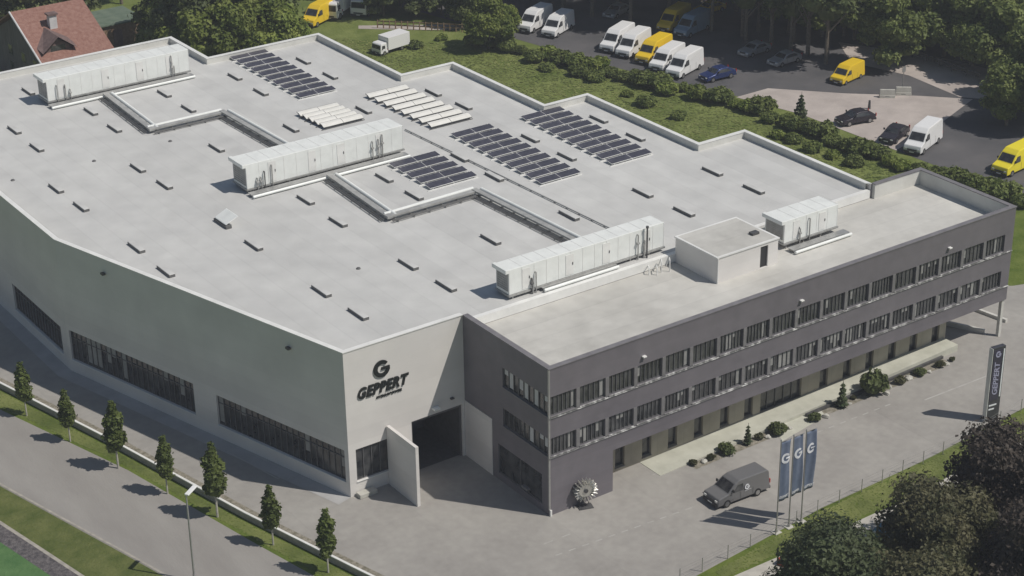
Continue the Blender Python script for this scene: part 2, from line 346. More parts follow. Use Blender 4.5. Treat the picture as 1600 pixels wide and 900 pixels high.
# the parking lot behind
LOT = [G(725,38)[:2], G(810,62)[:2], G(880,82)[:2], G(960,105)[:2], G(1060,130)[:2], G(1160,152)[:2], G(1250,178)[:2], G(1400,235)[:2], G(1530,285)[:2], G(1640,312)[:2],
       (100,5),(125,30),(110,62),(104,68),(96,84),(100,110),(70,130),(58,112)]
sheet('parking_lot', LOT, 0.0, MT['lot'])
sheet('gravel_drive', [G(1150,152)[:2], G(1250,178)[:2], G(1400,235)[:2], G(1460,200)[:2], G(1520,155)[:2], G(1440,150)[:2], G(1320,146)[:2], G(1200,138)[:2]], 0.012, MT['lot2'])
sheet('back_road', [G(1310,66)[:2], G(1330,98)[:2], G(1420,118)[:2], G(1500,152)[:2], G(1600,160)[:2], (125,45), G(1560,112)[:2], G(1480,92)[:2]], 0.02, MT['lot2'])
sheet('track_at_hedge', [G(560,40)[:2], G(740,38)[:2], G(742,46)[:2], G(650,47)[:2], G(560,45)[:2]], 0.012, MT['lot2'])
sheet('side_lawn', [(51,14),(51,11),(56.5,6.2),(60,5.2),(72,4.5),(74,19),(73,30)], 0.006, MT['grass2'])
band('wall_apron', [(-18.9,60),(-18.9,42.05),(-10.3,10.8)], 0.0, 1.3, 0.010, MT['apron'])
# faint painted bay lines in the yard
rng = random.Random(3)
mb = MB()
for a,b in (((868,868),(1090,790)), ((850,850),(905,829)), ((1240,690),(1400,628)), ((1020,742),(1105,708))):
    A = Vector(G(*a)); B = Vector(G(*b)); d = (B-A); n = int(d.length/1.1); t = Vector((-d.y,d.x,0)).normalized()*0.05
    for i in range(n):
        p = A+d*(i/n); q = A+d*((i+0.5)/n); mb.quad(*[(v.x,v.y,0.008) for v in (p-t,q-t,q+t,p+t)])
A = Vector(G(1445,625)); B = Vector(G(1556,582)); t = Vector((-(B-A).y,(B-A).x,0)).normalized()*0.07
mb.quad(*[(v.x,v.y,0.008) for v in (A-t,B-t,B+t,A+t)])
# outline of a marked bay in the hall's shade
bay = [G(355,706), G(374,698), G(452,739), G(434,748)]
for i in range(4):
    A = Vector(bay[i]); B = Vector(bay[(i+1)%4]); t = Vector((-(B-A).y,(B-A).x,0)).normalized()*0.05
    mb.quad(*[(v.x,v.y,0.016) for v in (A-t,B-t,B+t,A+t)])
o = struct(mb.build('yard_markings', MT['paint']))
for p in o.data.polygons:
    if p.normal.z < 0: p.flip()

# ------------------------------------------------------------------ low wall beside the tree strip
lw = empty('retaining_wall', (WL[3][0],WL[3][1],0), 0, 'long low pale concrete wall between the yard and the row of slim trees', 'wall')
A = off(WL, -0.08); B = off(WL, 0.14); mb = MB(); cp = MB()
for i in range(len(WL)-1):
    mb.prism([A[i],A[i+1],B[i+1],B[i]], 0, 0.5)
    A2 = off(WL,-0.02); B2 = off(WL,0.17); cp.prism([A2[i],A2[i+1],B2[i+1],B2[i]], 0.5, 0.58)
for q,nm,m in ((mb,'wall_body',MT['walk2']),(cp,'coping',MT['coping'])):
    q.v = [(x-WL[3][0],y-WL[3][1],z) for x,y,z in q.v]; q.build(nm, m, lw)
band('gravel_strip', off(WL,-0.6), -0.42, 0.42, 0.012, MT['soil'])

# ------------------------------------------------------------------ factory hall
HP = [(-10.3,10.8),(0,10.8),(42.15,10.8),(42.15,27.0),(36.65,27.0),(36.65,43.6),(31.5,43.6),(31.5,59.4),(25.35,59.4),(25.35,76.0),(12.27,76.0),(12.27,84.6),(-18.9,84.6),(-18.9,42.05)]
HT, HR = 12.0, 11.42
SX, SY = -0.37, -0.53
hall = empty('factory_hall', (0,0,0), 0, 'large pale grey factory hall with stepped flat roof behind the dark office block', 'factory')
rng = random.Random(7)
n = len(HP)
edges = {}
wl = MB(); plinth = MB()
for i in range(n):
    P0, P1 = HP[i], HP[(i+1)%n]
    if i == 1: continue                                   # stands against the office
    L = math.dist(P0, P1); ops = []
    if i == 0: ops = [(0.62,3.45,1.15,3.85),(5.5,10.05,0.0,4.55)]
    if i == 13: ops = [(0.75,14.7,1.3,3.9),(1.0,1.0,2,2)][:1]
    if i == 13:
        # runs from the bend (-18.9,42.05) to the corner: u measured from the bend
        ops = [(0.35,15.6,1.2,3.95),(18.2,32.0,1.2,3.85)]
    if i == 12: ops = [(30.7,41.3,1.1,3.6)]
    edges[i] = (*wallface(P0, P1, 0, HT, ops, 0.32, wl), ops)
wl.build('wall', MT['hall'], hall)
P0,d,nr,ops = edges[13]
for (a,b,c,e) in ops: window(hall, P0,d,nr,a,b,c,e,int((b-a)/0.62),0.22,rng,blindp=0.12,sill=MT['coping'],transom=True)
P0,d,nr,ops = edges[12]
for (a,b,c,e) in ops: window(hall, P0,d,nr,a,b,c,e,16,0.22,rng,sill=MT['coping'],transom=True)
P0,d,nr,ops = edges[0]
window(hall, P0,d,nr,*ops[0],4,0.2,rng,sill=MT['coping'])
g = MB(); bx0,bx1,by0,by1,bz = -4.8,-0.25,11.12,16.5,4.55
g.quad((bx0,by0,0.01),(bx1,by0,0.01),(bx1,by1,0.01),(bx0,by1,0.01)); g.quad((bx0,by0,bz),(bx0,by1,bz),(bx1,by1,bz),(bx1,by0,bz))
g.quad((bx0,by0,0),(bx0,by1,0),(bx0,by1,bz),(bx0,by0,bz)); g.quad((bx1,by0,0),(bx1,by0,bz),(bx1,by1,bz),(bx1,by1,0)); g.quad((bx0,by1,0),(bx1,by1,0),(bx1,by1,bz),(bx0,by1,bz))
gt = g.build('loading_bay', MT['frame'], hall)
g = MB(); g.box((-4.8,10.95,0),(-4.66,11.1,4.5)); g.box((-0.41,10.95,0),(-0.27,11.1,4.5)); g.box((-4.66,10.95,4.3),(-0.41,11.1,4.5)); g.build('gate_frame', MT['frame'], gt)
# roof sheet, parapet inner faces and copings
IN = inset(HP, 0.32)
mb = MB(); mb.quad(*[(x,y,HR) for x,y in IN]); mb.build('roof', MT['roof'], hall)
mb = MB()
for i in range(n):
    if i == 1: continue
    a,b = IN[i], IN[(i+1)%n]; mb.quad((*b,HR),(*a,HR),(*a,HT),(*b,HT))
mb.build('parapet', MT['inner'], hall)
OUT = inset(HP, -0.05); IN2 = inset(HP, 0.36); mb = MB()
for i in range(n):
    if i == 1: continue
    j = (i+1)%n; q = [OUT[i],OUT[j],IN2[j],IN2[i]]; mb.prism(q, HT+0.002, HT+0.07)
mb.build('coping', MT['coping'], hall)
mb = MB(); mb.box((0.3,10.72,10.75),(42.0,11.14,HR+0.04)); mb.build('roof_step', MT['coping'], hall)
# lamps on the left wall, small camera on the front
def fixture(parent, x, y, z, name='wall_lamp', m=None, s=1.0):
    q = MB(); q.box((x-0.22*s,y-0.35*s,z-0.05*s),(x+0.22*s,y,z+0.09*s)); q.box((x-0.06*s,y-0.1,z-0.2*s),(x+0.06*s,y,z-0.05*s)); return q.build(name, m or MT['whitep'], parent, bevel=0.02)
fixture(hall, -1.2, 10.8, 5.4, 'wall_camera', MT['dgrey'], 0.7); fixture(hall, -2.7, 10.8, 5.05, 'wall_lamp', MT['white'], 1.2)
P0,d,nr,ops = edges[13]
q = MB()
for u in (6.1, 27.0):
    p = P0+d*u+nr*0.02; q.box((p.x-0.3,p.y-0.2,10.7),(p.x-0.02,p.y+0.2,10.85))
q.build('wall_lamp', MT['dgrey'], hall)
# lettering on the front wall: emblem, name, small line
MX = lambda x,z,y=10.76: Matrix.Translation((x,y,z)) @ Matrix.Rotation(R(90),4,'X')
sg = empty('wall_sign', (-7.2,10.75,8.9), 0, 'black emblem and company lettering mounted high on the pale hall wall', 'sign')
MXr = lambda x,z,y=0: Matrix.Translation((x+7.2-7.2,y,z)) @ Matrix.Rotation(R(90),4,'X')
def emblem(parent, cx, cz, r, m, y0=-0.06, th=0.1, name='emblem', N=40, T=None):
    """a thick open ring that ends in a bar pointing inwards"""
    q = MB(); pts = []
    for i in range(N+1):
        t = i/N; a = R(40)+t*R(305); ro = r*(1.0); ri = r*(0.62-0.10*math.sin(t*math.pi)); pts.append(((math.cos(a)*ro, math.sin(a)*ro),(math.cos(a)*ri, math.sin(a)*ri)))
    for i in range(N):
        (o0,i0),(o1,i1) = pts[i],pts[i+1]
        vs = [(cx+a*1.0,yy,cz+b) for yy in (y0,y0+th) for a,b in (o0,o1,i1,i0)]
        q.add(vs, [(3,2,1,0),(4,5,6,7),(0,1,5,4),(1,2,6,5),(2,3,7,6),(3,0,4,7)])
    # bar of the letter, slanted
    br = [(0.02,0.16),(1.0,0.16),(1.0,-0.3),(0.72,-0.3),(0.66,-0.12),(-0.06,-0.12)]
    vs = [(cx+a*r,yy,cz+b*r) for yy in (y0-0.004,y0+th) for a,b in br]; k = len(br)
    q.add(vs, [tuple(range(k)),tuple(range(k,2*k))[::-1]]+[((i+1)%k,i,k+i,k+(i+1)%k) for i in range(k)])
    if T is not None: q.v = [tuple(T @ Vector(v)) for v in q.v]
    return q.build(name, m, parent)
emblem(sg, 0.02, 0.92, 0.68, MT['letter'])
text_mesh('lettering', 'GEPPERT', MT['letter'], 1.5, 0.05, 0.3, 0.052, sg, Matrix.Translation((-0.05,0,-0.60)) @ Matrix.Rotation(R(90),4,'X') @ Matrix.Diagonal((0.665,0.78,1,1)), space=1.1)
text_mesh('small_lettering', 'HYDROPOWER', MT['letter'], 0.27, 0.03, 0.3, 0.012, sg, Matrix.Translation((0.55,0,-1.33)) @ Matrix.Rotation(R(90),4,'X'), space=1.25)

# free-standing wing wall beside the gate
ww = MB(); ww.box((-7.03,6.75,0),(-6.77,10.72,5.0)); tag(ww.build('wing_wall', MT['hall']), 'free standing pale wall standing out beside the dark gate', 'wall')
q = MB(); q.box((-9.9,10.1,0.0),(-8.4,10.7,0.35)); tag(q.build('concrete_plinth', MT['conc'], bevel=0.03), 'low pale concrete plinth at the foot of the hall corner window', 'plinth')

# ------------------------------------------------------------------ office block
OX, OY, OT, OR = 48.15, 10.8, 12.0, 10.7
of = empty('office_block', (0,0,0), 0, 'long dark grey office block with two window bands and flat roof', 'office building')
rng = random.Random(11)
front_ops = []
PITCH = 2.632
for r_,(z0,z1) in enumerate(((4.95,6.42),(8.22,9.78))):
    for k in range(18):
        a = 0.12+k*PITCH; front_ops.append((max(a,0.14), a+2.27, z0, z1, r_))
wl = MB()
P0,d,nr = wallface((0,0),(OX,0), 3.5, OT, [o[:4] for o in front_ops], 0.25, wl)
for o in front_ops:
    a,b,z0,z1,r_ = o
    window(of, P0,d,nr,a,b,z0,z1,rng.choice((5,6,6,7)),0.15,rng,blindp=(0.34 if r_==0 else 0.2),sill=MT['ledge'])
# continuous light ledges under the two bands, piers between the windows
q = MB()
for z in (4.82,8.09): q.box((0,-0.08,z-0.04),(OX,-0.003,z+0.02))
q.build('ledge', MT['ledge'], of)
q = MB(); q.box((-0.03,-0.03,0.5),(0.09,-0.004,OT-0.02)); q.box((-0.03,-0.004,0.5),(-0.004,0.1,OT-0.02)); q.build('corner_trim', MT['grey'], of)
q = MB()
for z0,z1 in ((4.95,6.42),(8.22,9.78)):
    for k in range(17):
        a = 0.12+k*PITCH+2.27; q = MB(); q.box((a+0.03,-0.03,z0-0.02),(a+PITCH-2.27-0.03,-0.004,z1)); q.build('pier', MT['pillar'], of)
# left side wall (faces -x)
so_ = [(10.8-5.7,10.8-0.15,8.22,9.78),(10.8-5.7,10.8-0.15,4.95,6.42),(10.8-6.4,10.8-0.9,0.6,3.1)]
P0,d,nr = wallface((0,10.8),(0,0), 0, OT, so_, 0.25, wl)
window(of,P0,d,nr,*so_[0],9,0.15,rng,blindp=0.6,sill=MT['pillar'],blm=MT['plaster']); window(of,P0,d,nr,*so_[1],9,0.15,rng,blindp=0.4,sill=MT['pillar'],blm=MT['plaster'])
window(of,P0,d,nr,*so_[2],2,0.12,rng,blindp=0.0)
P0,d,nr = wallface((OX,0),(OX,OY), 3.5, OT, [(1.0,9.5,4.95,6.42),(1.0,9.5,8.22,9.78)], 0.25, wl)
window(of,P0,d,nr,1.0,9.5,4.95,6.42,14,0.13,rng); window(of,P0,d,nr,1.0,9.5,8.22,9.78,14,0.13,rng)
wallface((OX,OY),(42.15,OY), 3.5, OT, [], 0.25, wl)
wallface((0,0),(5.82,0), 0, 3.5, [], 0.25, wl)
wallface((5.82,0),(5.82,2.0), 0, 3.5, [], 0.25, wl)
wl.build('wall', MT['dark'], of)
mb = MB(); mb.quad((5.82,0,3.5),(5.82,2,3.5),(43.2,2,3.5),(43.2,0,3.5)); mb.quad((43.2,0,3.5),(43.2,OY,3.5),(OX,OY,3.5),(OX,0,3.5)); mb.build('soffit', MT['pillar'], of)
# recessed ground floor
gw = MB(); ops = []
doorx = [(7.6,8.5),(10.2,11.1),(12.75,13.65),(15.35,16.25),(18.0,18.9),(20.5,21.4)]+[(28.6,29.5),(31.2,32.1),(33.75,34.65),(36.35,37.25),(38.85,39.75),(41.5,42.4)]
for a,b in doorx: ops.append((a-5.82,b-5.82,0.35,3.0))
ent = (22.2-5.82,26.6-5.82,0.2,2.9); ops.append(ent)
P0,d,nr = wallface((5.82,2.0),(43.2,2.0), 0, 3.5, ops, 0.3, gw)
wallface((43.2,2.0),(43.2,OY), 0, 3.5, [(1.5,4.0,0.3,2.8)], 0.3, gw)
gw.build('ground_floor_wall', MT['beige'], of)
for (a,b,c,e) in ops[:-1]: window(of,P0,d,nr,a,b,c,e,1,0.25,rng,blindp=0.0,sill=MT['pillar'],transom=True)
window(of,P0,d,nr,*ent,5,0.25,rng,name='entrance_door')
# panel of pale hall wall low on the shaded side
q = MB(); q.box((-0.05,7.15,0.01),(-0.006,10.75,4.85)); q.build('pale_panel', MT['hall'], of)
q = MB(); q.box((-0.28,2.35,1.05),(-0.004,3.1,1.2)); q.build('wall_bracket', MT['pillar'], of)
# roof, parapet, coping
OPL = [(0,0),(OX,0),(OX,OY),(0,OY)]; INo = inset(OPL, 0.34)
mb = MB(); mb.quad((0.34,0.34,OR),(OX-0.34,0.34,OR),(OX-0.34,OY-0.34,OR),(42.3,OY-0.34,OR),(42.3,10.8,OR),(0.34,10.8,OR)); mb.build('roof', MT['oroof'], of)
mb = MB()
mb.quad((0.34,0.34,OR),(0.34,0.34,OT),(OX-0.34,0.34,OT),(OX-0.34,0.34,OR))
mb.quad((OX-0.34,0.34,OR),(OX-0.34,0.34,OT),(OX-0.34,OY-0.34,OT),(OX-0.34,OY-0.34,OR))
mb.quad((OX-0.34,OY-0.34,OR),(OX-0.34,OY-0.34,OT),(42.3,OY-0.34,OT),(42.3,OY-0.34,OR))
mb.quad((0.34,OY,OR),(0.34,OY,OT),(0.34,0.34,OT),(0.34,0.34,OR))
mb.quad((42.3,OY-0.34,OR),(42.3,OY-0.34,OT),(42.3,OY,OT),(42.3,OY,OR))
mb.build('parapet', MT['inner'], of)
a = -0.05; b = 0.4; mb = MB()
mb.prism([(a,a),(OX-a,a),(OX-b,b),(b,b)], OT+0.003, OT+0.08); mb.prism([(OX-a,a),(OX-a,OY-a),(OX-b,OY-b),(OX-b,b)], OT+0.003, OT+0.08)
mb.prism([(OX-a,OY-a),(42.26,OY-a),(42.26,OY-b),(OX-b,OY-b)], OT+0.003, OT+0.08); mb.prism([(a,a),(b,b),(b,OY-0.1),(a,OY-0.1)], OT+0.003, OT+0.08)
mb.build('coping', MT['darkcope'], of)
for x in (8.5,24.0,40.3): fixture(of, x, 0, 10.45, 'wall_lamp', MT['coping'], 0.75)
q = MB(); q.box((47.75,0.1,0),(48.05,0.4,3.5)); q.build('column', MT['kerb'], of); q = MB(); q.box((47.75,9.9,0),(48.05,10.2,3.5)); q.build('column', MT['kerb'], of)
q = MB(); q.box((0.02,-0.12,0),(0.16,-0.004,0.5)); q.build('corner_guard', MT['coping'], of)
# roof hut with door and hatch
ht = empty('roof_hut', (20.4,5.7,OR), 0, 'small pale stair hut with dark door standing on the office roof', 'roof hut')
q = MB(); t_ = MB()
hx, hy, hz = 6.35, 5.05, 2.15
P0,d,nr = wallface((0,0),(hx,0),0,hz,[(4.5,5.3,0.05,1.9)],0.2,t_); wallface((0,hy),(0,0),0,hz,[],0.2,t_); wallface((hx,0),(hx,hy),0,hz,[],0.2,t_); wallface((hx,hy),(0,hy),0,hz,[],0.2,t_)
t_.build('wall', MT['hall'], ht)
q = MB(); q.box((4.5,0.12,0.05),(5.3,0.16,1.9)); q.build('door', MT['gate'], ht)
q = MB(); q.box((-0.08,-0.08,hz+0.002),(hx+0.08,hy+0.08,hz+0.1)); r_ = q.build('roof', MT['coping'], ht)
q = MB(); q.box((0.12,0.12,hz+0.1),(hx-0.12,hy-0.12,hz+0.106)); q.build('roof_sheet', MT['oroof'], r_)
q = MB(); q.box((4.9,1.4,hz+0.106),(5.6,1.9,hz+0.3)); q.build('hatch', MT['dgrey'], r_)
q = MB(); q.tube((0.03,-0.06,0),(0.03,-0.06,hz),0.05); q.build('downpipe', MT['coping'], ht)
# slab walk before the office, planting bed
mb = MB(); x0,x1 = 10.0,43.0
mb.add([(x0,-0.45,0.0),(x1,0.35,0.0),(x1,2.0,0.0),(x0,2.0,0.0),(x0,-0.45,0.03),(x1,0.35,0.6),(x1,2.0,0.6),(x0,2.0,0.03)],
       [(0,3,2,1),(4,5,6,7),(0,1,5,4),(1,2,6,5),(2,3,7,6),(3,0,4,7)])
tag(struct(mb.build('entrance_walk', MT['walk'])), 'pale rising slab walk along the foot of the office', 'walk')
sheet('entrance_path', [G(1195,640)[:2],G(1262,615)[:2],G(1290,650)[:2],G(1222,690)[:2]], 0.014, MT['walk'])
sheet('planting_bed', [(12.8,-1.3),(40.8,-0.9),(41.0,0.2),(12.8,-0.45)], 0.010, MT['soil'])
q = MB(); q.beam((25.0,-0.32,0.12),(41.0,0.18,0.12),0.22,0.24); tag(q.build('bed_stripe', MT['dgrey']), 'long low dark edging between the slab walk and the plants', 'stripe')  # low dark stripe added along the dark line behind the plants
# white beams under the open end
q = MB(); A = Vector(G(1474,507)); B = Vector(G(1538,521)); q.beam((A.x,A.y,0.2),(B.x,B.y,0.2),0.25,0.4); tag(q.build('kerb_beam', MT['kerb']), 'pale beam lying on the ground under the open office end', 'beam')
q = MB(); A = Vector(G(1520,484)); B = Vector(G(1562,503)); q.beam((A.x,A.y,0.15),(B.x+0.4,B.y-0.4,0.15),0.3,0.3); tag(q.build('kerb_beam', MT['kerb']), 'pale kerb in the sun beyond the open office end, behind the column', 'beam')

# ------------------------------------------------------------------ rooftop air units
def air_unit(loc, L, W, H, lift, seed, label, dbl=True):
    r = random.Random(seed)
    u = empty('air_unit', loc, 0, label, 'air unit', 'white rooftop air units')
    q = MB(); q.box((0,0,lift),(L,W,lift+H)); bd = q.build('casing', MT['white'], u, bevel=0.04)
    q = MB(); n = int(L/1.15); k = L/n
    for i in range(n+1):
        x = min(i*k, L-0.05); q.box((x-0.0,-0.014,lift+0.02),(x+0.04,0.0-0.002,lift+H-0.05)); q.box((x,0.05,lift+H+0.002),(x+0.04,W-0.05,lift+H+0.014))
    q.build('rib', MT['coping'], bd)
    q = MB(); q.box((-0.08,-0.1,lift-0.14),(L+0.08,W+0.1,lift-0.004)); 
    for x in np.arange(0.3, L, 1.9):
        for y in (0.05, W-0.15): q.box((x,y,0),(x+0.12,y+0.1,lift-0.14))
    q.build('base_frame', MT['grey'], u)
    q = MB()
    q.box((-0.04,0.15,lift+0.25),(-0.006,W-0.15,lift+H-0.2))
    for i in range(8): q.box((-0.09,0.2,lift+0.3+i*(H-0.6)/8),(-0.03,W-0.2,lift+0.34+i*(H-0.6)/8))
    q.build('louvre', MT['grey'], u)
    q = MB(); q.box((-0.35,-0.05,lift+H-0.28),(-0.01,W+0.05,lift+H+0.05)); q.build('hood', MT['white'], u, bevel=0.03)
    # service doors with pipes on the front
    for i in range(max(2,int(L/3.2))):
        x = (i+0.25+0.3*r.random())*L/max(2,int(L/3.2))
        q = MB(); q.box((x,-0.03,lift+0.15),(x+0.75,-0.004,lift+H-0.25)); dr = q.build('service_door', MT['coping'], u)
        q = MB(); q.box((x+0.62,-0.07,lift+H*0.45),(x+0.68,-0.032,lift+H*0.55)); q.build('handle', MT['dgrey'], dr)
    for i in range(int(L/2.2)):
        x = (0.9+r.random()*1.8) if i%2 == 0 else (L-1.6-r.random()*1.8)
        q = MB(); h = r.uniform(0.8,H*0.9); q.tube((x,-0.16,0.05),(x,-0.16,lift+h),0.055,n=8); q.tube((x,-0.16,lift+h),(x,0.02,lift+h),0.055,n=8)
        if r.random()<0.6: q.tube((x-0.12,-0.16,lift+h*0.6),(x+0.12,-0.16,lift+h*0.6),0.11,n=8)
        q.build('pipe', MT['grey'] if r.random()<0.8 else MT['curb'], u)
    return u
air_unit((-5.7+SX,74.4+SY,HR), 15.2, 2.3, 2.25, 0.45, 1, 'long white air unit farthest back, near the rear edge of the hall roof')
air_unit((-0.75+SX,42.9+SY,HR), 15.9, 2.5, 2.25, 0.45, 2, 'long white air unit in the middle of the hall roof')
air_unit((5.3+SX,12.3+SY,HR), 15.1, 1.75, 2.1, 0.4, 3, 'long ribbed white air unit beside the office roof')
air_unit((28.9,7.3,OR), 5.9, 2.3, 1.95, 0.55, 4, 'short white air unit behind the hut on the office roof')
# service catwalk in front of each unit
def catwalk(x0, x1, y, z, label):
    u = empty('service_platform', ((x0+SX,y+SY,z) if z == HR else (x0,y,z)), 0, label, 'platform', 'service platforms along the air units'); L = x1-x0
    q = MB(); q.box((0,0,0.25),(L,0.75,0.31))
    for x in np.arange(0.1,L,2.0): q.box((x,0.05,0),(x+0.08,0.12,0.25)); q.box((x,0.6,0),(x+0.08,0.67,0.25))
    q.build('deck', MT['grey'], u)
    q = MB(); q.tube((0,-0.2,0.2),(L,-0.2,0.2),0.13); q.build('pipe', MT['white'], u)
    return u
catwalk(-5.9, 9.4, 73.3, HR, 'grey platform with a white pipe along the farthest air unit')
catwalk(-0.9, 15.0, 41.8, HR, 'grey platform with a white pipe along the middle air unit')
catwalk(8.2, 15.4, 11.95, HR, 'short platform with a bright pipe along the air unit beside the office roof')
catwalk(29.0, 35.2, 6.2, OR, 'short grey platform along the small air unit behind the roof hut')
fl = MB(); fl.tube((18.1,11.5,HR-0.3),(18.1,11.5,HR+2.6),0.07); fl.tube((18.1,11.5,HR+2.6),(18.1,11.5,HR+2.75),0.12)
tag(fl.build('flue', MT['dgrey']), 'thin black flue pipe rising at the air unit beside the office roof', 'flue')
q = MB()
for i,(x,y,h) in enumerate(((17.2,10.1,0.55),(17.7,9.7,0.6),(18.3,9.9,0.9),(18.9,9.6,0.95))):
    q.tube((x,y,OR),(x,y,OR+h),0.045,n=8); q.tube((x,y,OR+h),(x+0.35,y+0.5,OR+h),0.045,n=8); q.tube((x+0.35,y+0.5,OR+h),(x+0.35,y+0.9,OR),0.045,n=8)
tag(q.build('pipe_bend', MT['coping']), 'cluster of thin bent pipes on the office roof below the black flue', 'pipes')
# pipe runs: raised tray with a big white duct
def duct_run(pts, label, z=HR):
    pts = [(a+SX,b+SY) for a,b in pts]; o0 = Vector((*pts[0],z)); u = empty('duct_run', o0, 0, label, 'duct', 'zigzag duct runs on the hall roof')
    tray = MB(); pipe = MB(); rail = MB(); leg = MB()
    for si,(a,b) in enumerate(zip(pts, pts[1:])):
        A = Vector((*a,0)); B = Vector((*b,0)); dd = (B-A).normalized(); nn = Vector((dd.y,-dd.x,0))
        alongx = abs(dd.x) > abs(dd.y)
        if alongx: nn = Vector((0,-1,0))
        else: nn = Vector((-1,0,0))
        A -= Vector((*pts[0],0)); B -= Vector((*pts[0],0)); ex = dd*0.28
        tray.beam(A-ex+Vector((0,0,0.42+0.004*si)), B+ex+Vector((0,0,0.36+0.004*si)), 0.52-0.01*si, 0.18)
        pipe.tube(A-nn*0.62-dd*0.1+Vector((0,0,0.38)), B-nn*0.62+dd*0.1+Vector((0,0,0.38)), 0.17, n=12)
        for k in (0.52,0.72): rail.tube(A+nn*k+Vector((0,0,0.2)), B+nn*k+Vector((0,0,0.2)), 0.055, n=6)
        L = (B-A).length
        for s in np.arange(0.5, L, 1.6):
            p = A+dd*s; leg.beam(p-nn*0.8+Vector((0,0,0.1)), p+nn*0.8+Vector((0,0,0.1)), 0.09, 0.08); leg.box((p.x-0.05,p.y-0.05,0),(p.x+0.05,p.y+0.05,0.29))
    tray.build('tray', MT['trayg'], u); pipe.build('duct', MT['white'], u, smooth=False); rail.build('cable_pipe', MT['curb'], u); leg.build('support', MT['grey'], u)
duct_run([(-0.3,72.9),(-0.9,61.6),(6.6,61.6),(6.9,46.4)], 'zigzag duct run between the farthest and the middle air unit')
duct_run([(6.6,41.3),(6.0,30.7),(14.9,30.9),(15.6,14.3)], 'zigzag duct run between the middle unit and the unit beside the office')
q = MB(); q.tube((18.0,47.2,HR+0.12),(19.3,14.4,HR+0.12),0.06,n=6)
for s in np.arange(0.03,1,0.05): q.box((18.0+1.3*s-0.1,47.2-32.8*s-0.08,HR),(18.0+1.3*s+0.1,47.2-32.8*s+0.08,HR+0.05))
tag(q.build('roof_cable', MT['grey']), 'thin dark line running across the hall roof beside the duct run', 'cable')

# ------------------------------------------------------------------ solar rows
def solar_proto(kind, L):
    u = empty('solar_row', (0,0,-50), 0, 'x', 'solar row'); t = R(7 if kind == 'dark' else 16); Wd = (0.98 if kind == 'dark' else 0.85); n = max(2, round(L/2.1)); k = L/n
    m = MT['solar'] if kind == 'dark' else MT['tube']
    def P(x, s, up=0): return (x, s*math.cos(t)-up*math.sin(t), 0.14+s*math.sin(t)+up*math.cos(t))
    q = MB(); q.add([P(0,0),P(L,0),P(L,Wd),P(0,Wd),P(0,0,.05),P(L,0,.05),P(L,Wd,.05),P(0,Wd,.05)], [(0,3,2,1),(4,5,6,7),(0,1,5,4),(1,2,6,5),(2,3,7,6),(3,0,4,7)])
    for x in (0.3,L/2,L-0.3): q.box((x,0.02,0),(x+0.06,0.08,0.15)); q.box((x,Wd*math.cos(t)-0.1,0),(x+0.06,Wd*math.cos(t)-0.04,0.36)); 
    q.box((-0.28,-0.12,0),(L,-0.04,0.07)); 
    q.build('frame', MT['coping'] if kind=='dark' else MT['curb'], u)
    for i in range(n):
        q = MB(); a = i*k+0.02; b = (i+1)*k-0.02
        if kind == 'dark': q.quad(P(a,.03,.056),P(b,.03,.056),P(b,Wd-.03,.056),P(a,Wd-.03,.056))
        else:
            q.quad(P(a,.05,.062),P(b,.05,.062),P(b,Wd*.55,.11),P(a,Wd*.55,.11)); q.quad(P(a,Wd*.55,.11),P(b,Wd*.55,.11),P(b,Wd-.05,.062),P(a,Wd-.05,.062))
        q.build('panel', m, u)
    return u
ORD = 'first second third fourth fifth sixth seventh eighth ninth tenth eleventh'.split()
arrays = [('dark',10,(14.95,75.9),(14.7,61.6),4.15,'rearmost dark solar field'),
          ('pale',5,(12.2,57.0),(12.4,53.0),4.4,'small pale field behind middle air unit'),
          ('pale',8,(20.1,57.4),(20.5,47.0),4.6,'larger pale field near second roof step'),
          ('dark',10,(20.9,43.4),(20.6,29.7),4.35,'central dark solar field'),
          ('dark',10,(28.7,43.2),(28.3,29.6),4.6,'dark field nearest stepped right edge'),
          ('dark',5,(12.4,40.6),(12.3,34.6),4.95,'small dark field inside duct bend')]
for kind,nr_,A,B,L,desc in arrays:
    pr = None
    for i in range(nr_):
        t = i/(nr_-1); x = A[0]+(B[0]-A[0])*t; y = A[1]+(B[1]-A[1])*t-0.5+SY; x += SX
        lab = f'{ORD[i]} {"solar" if kind=="dark" else "pale collector"} row from the back, {desc}'
        if pr is None:
            pr = solar_proto(kind, L); pr.location = (x,y,HR); pr['label'] = lab; o = pr
        else: o = dup(pr, (x,y,HR), 0, lab)
        o['group'] = 'rows in the ' + desc

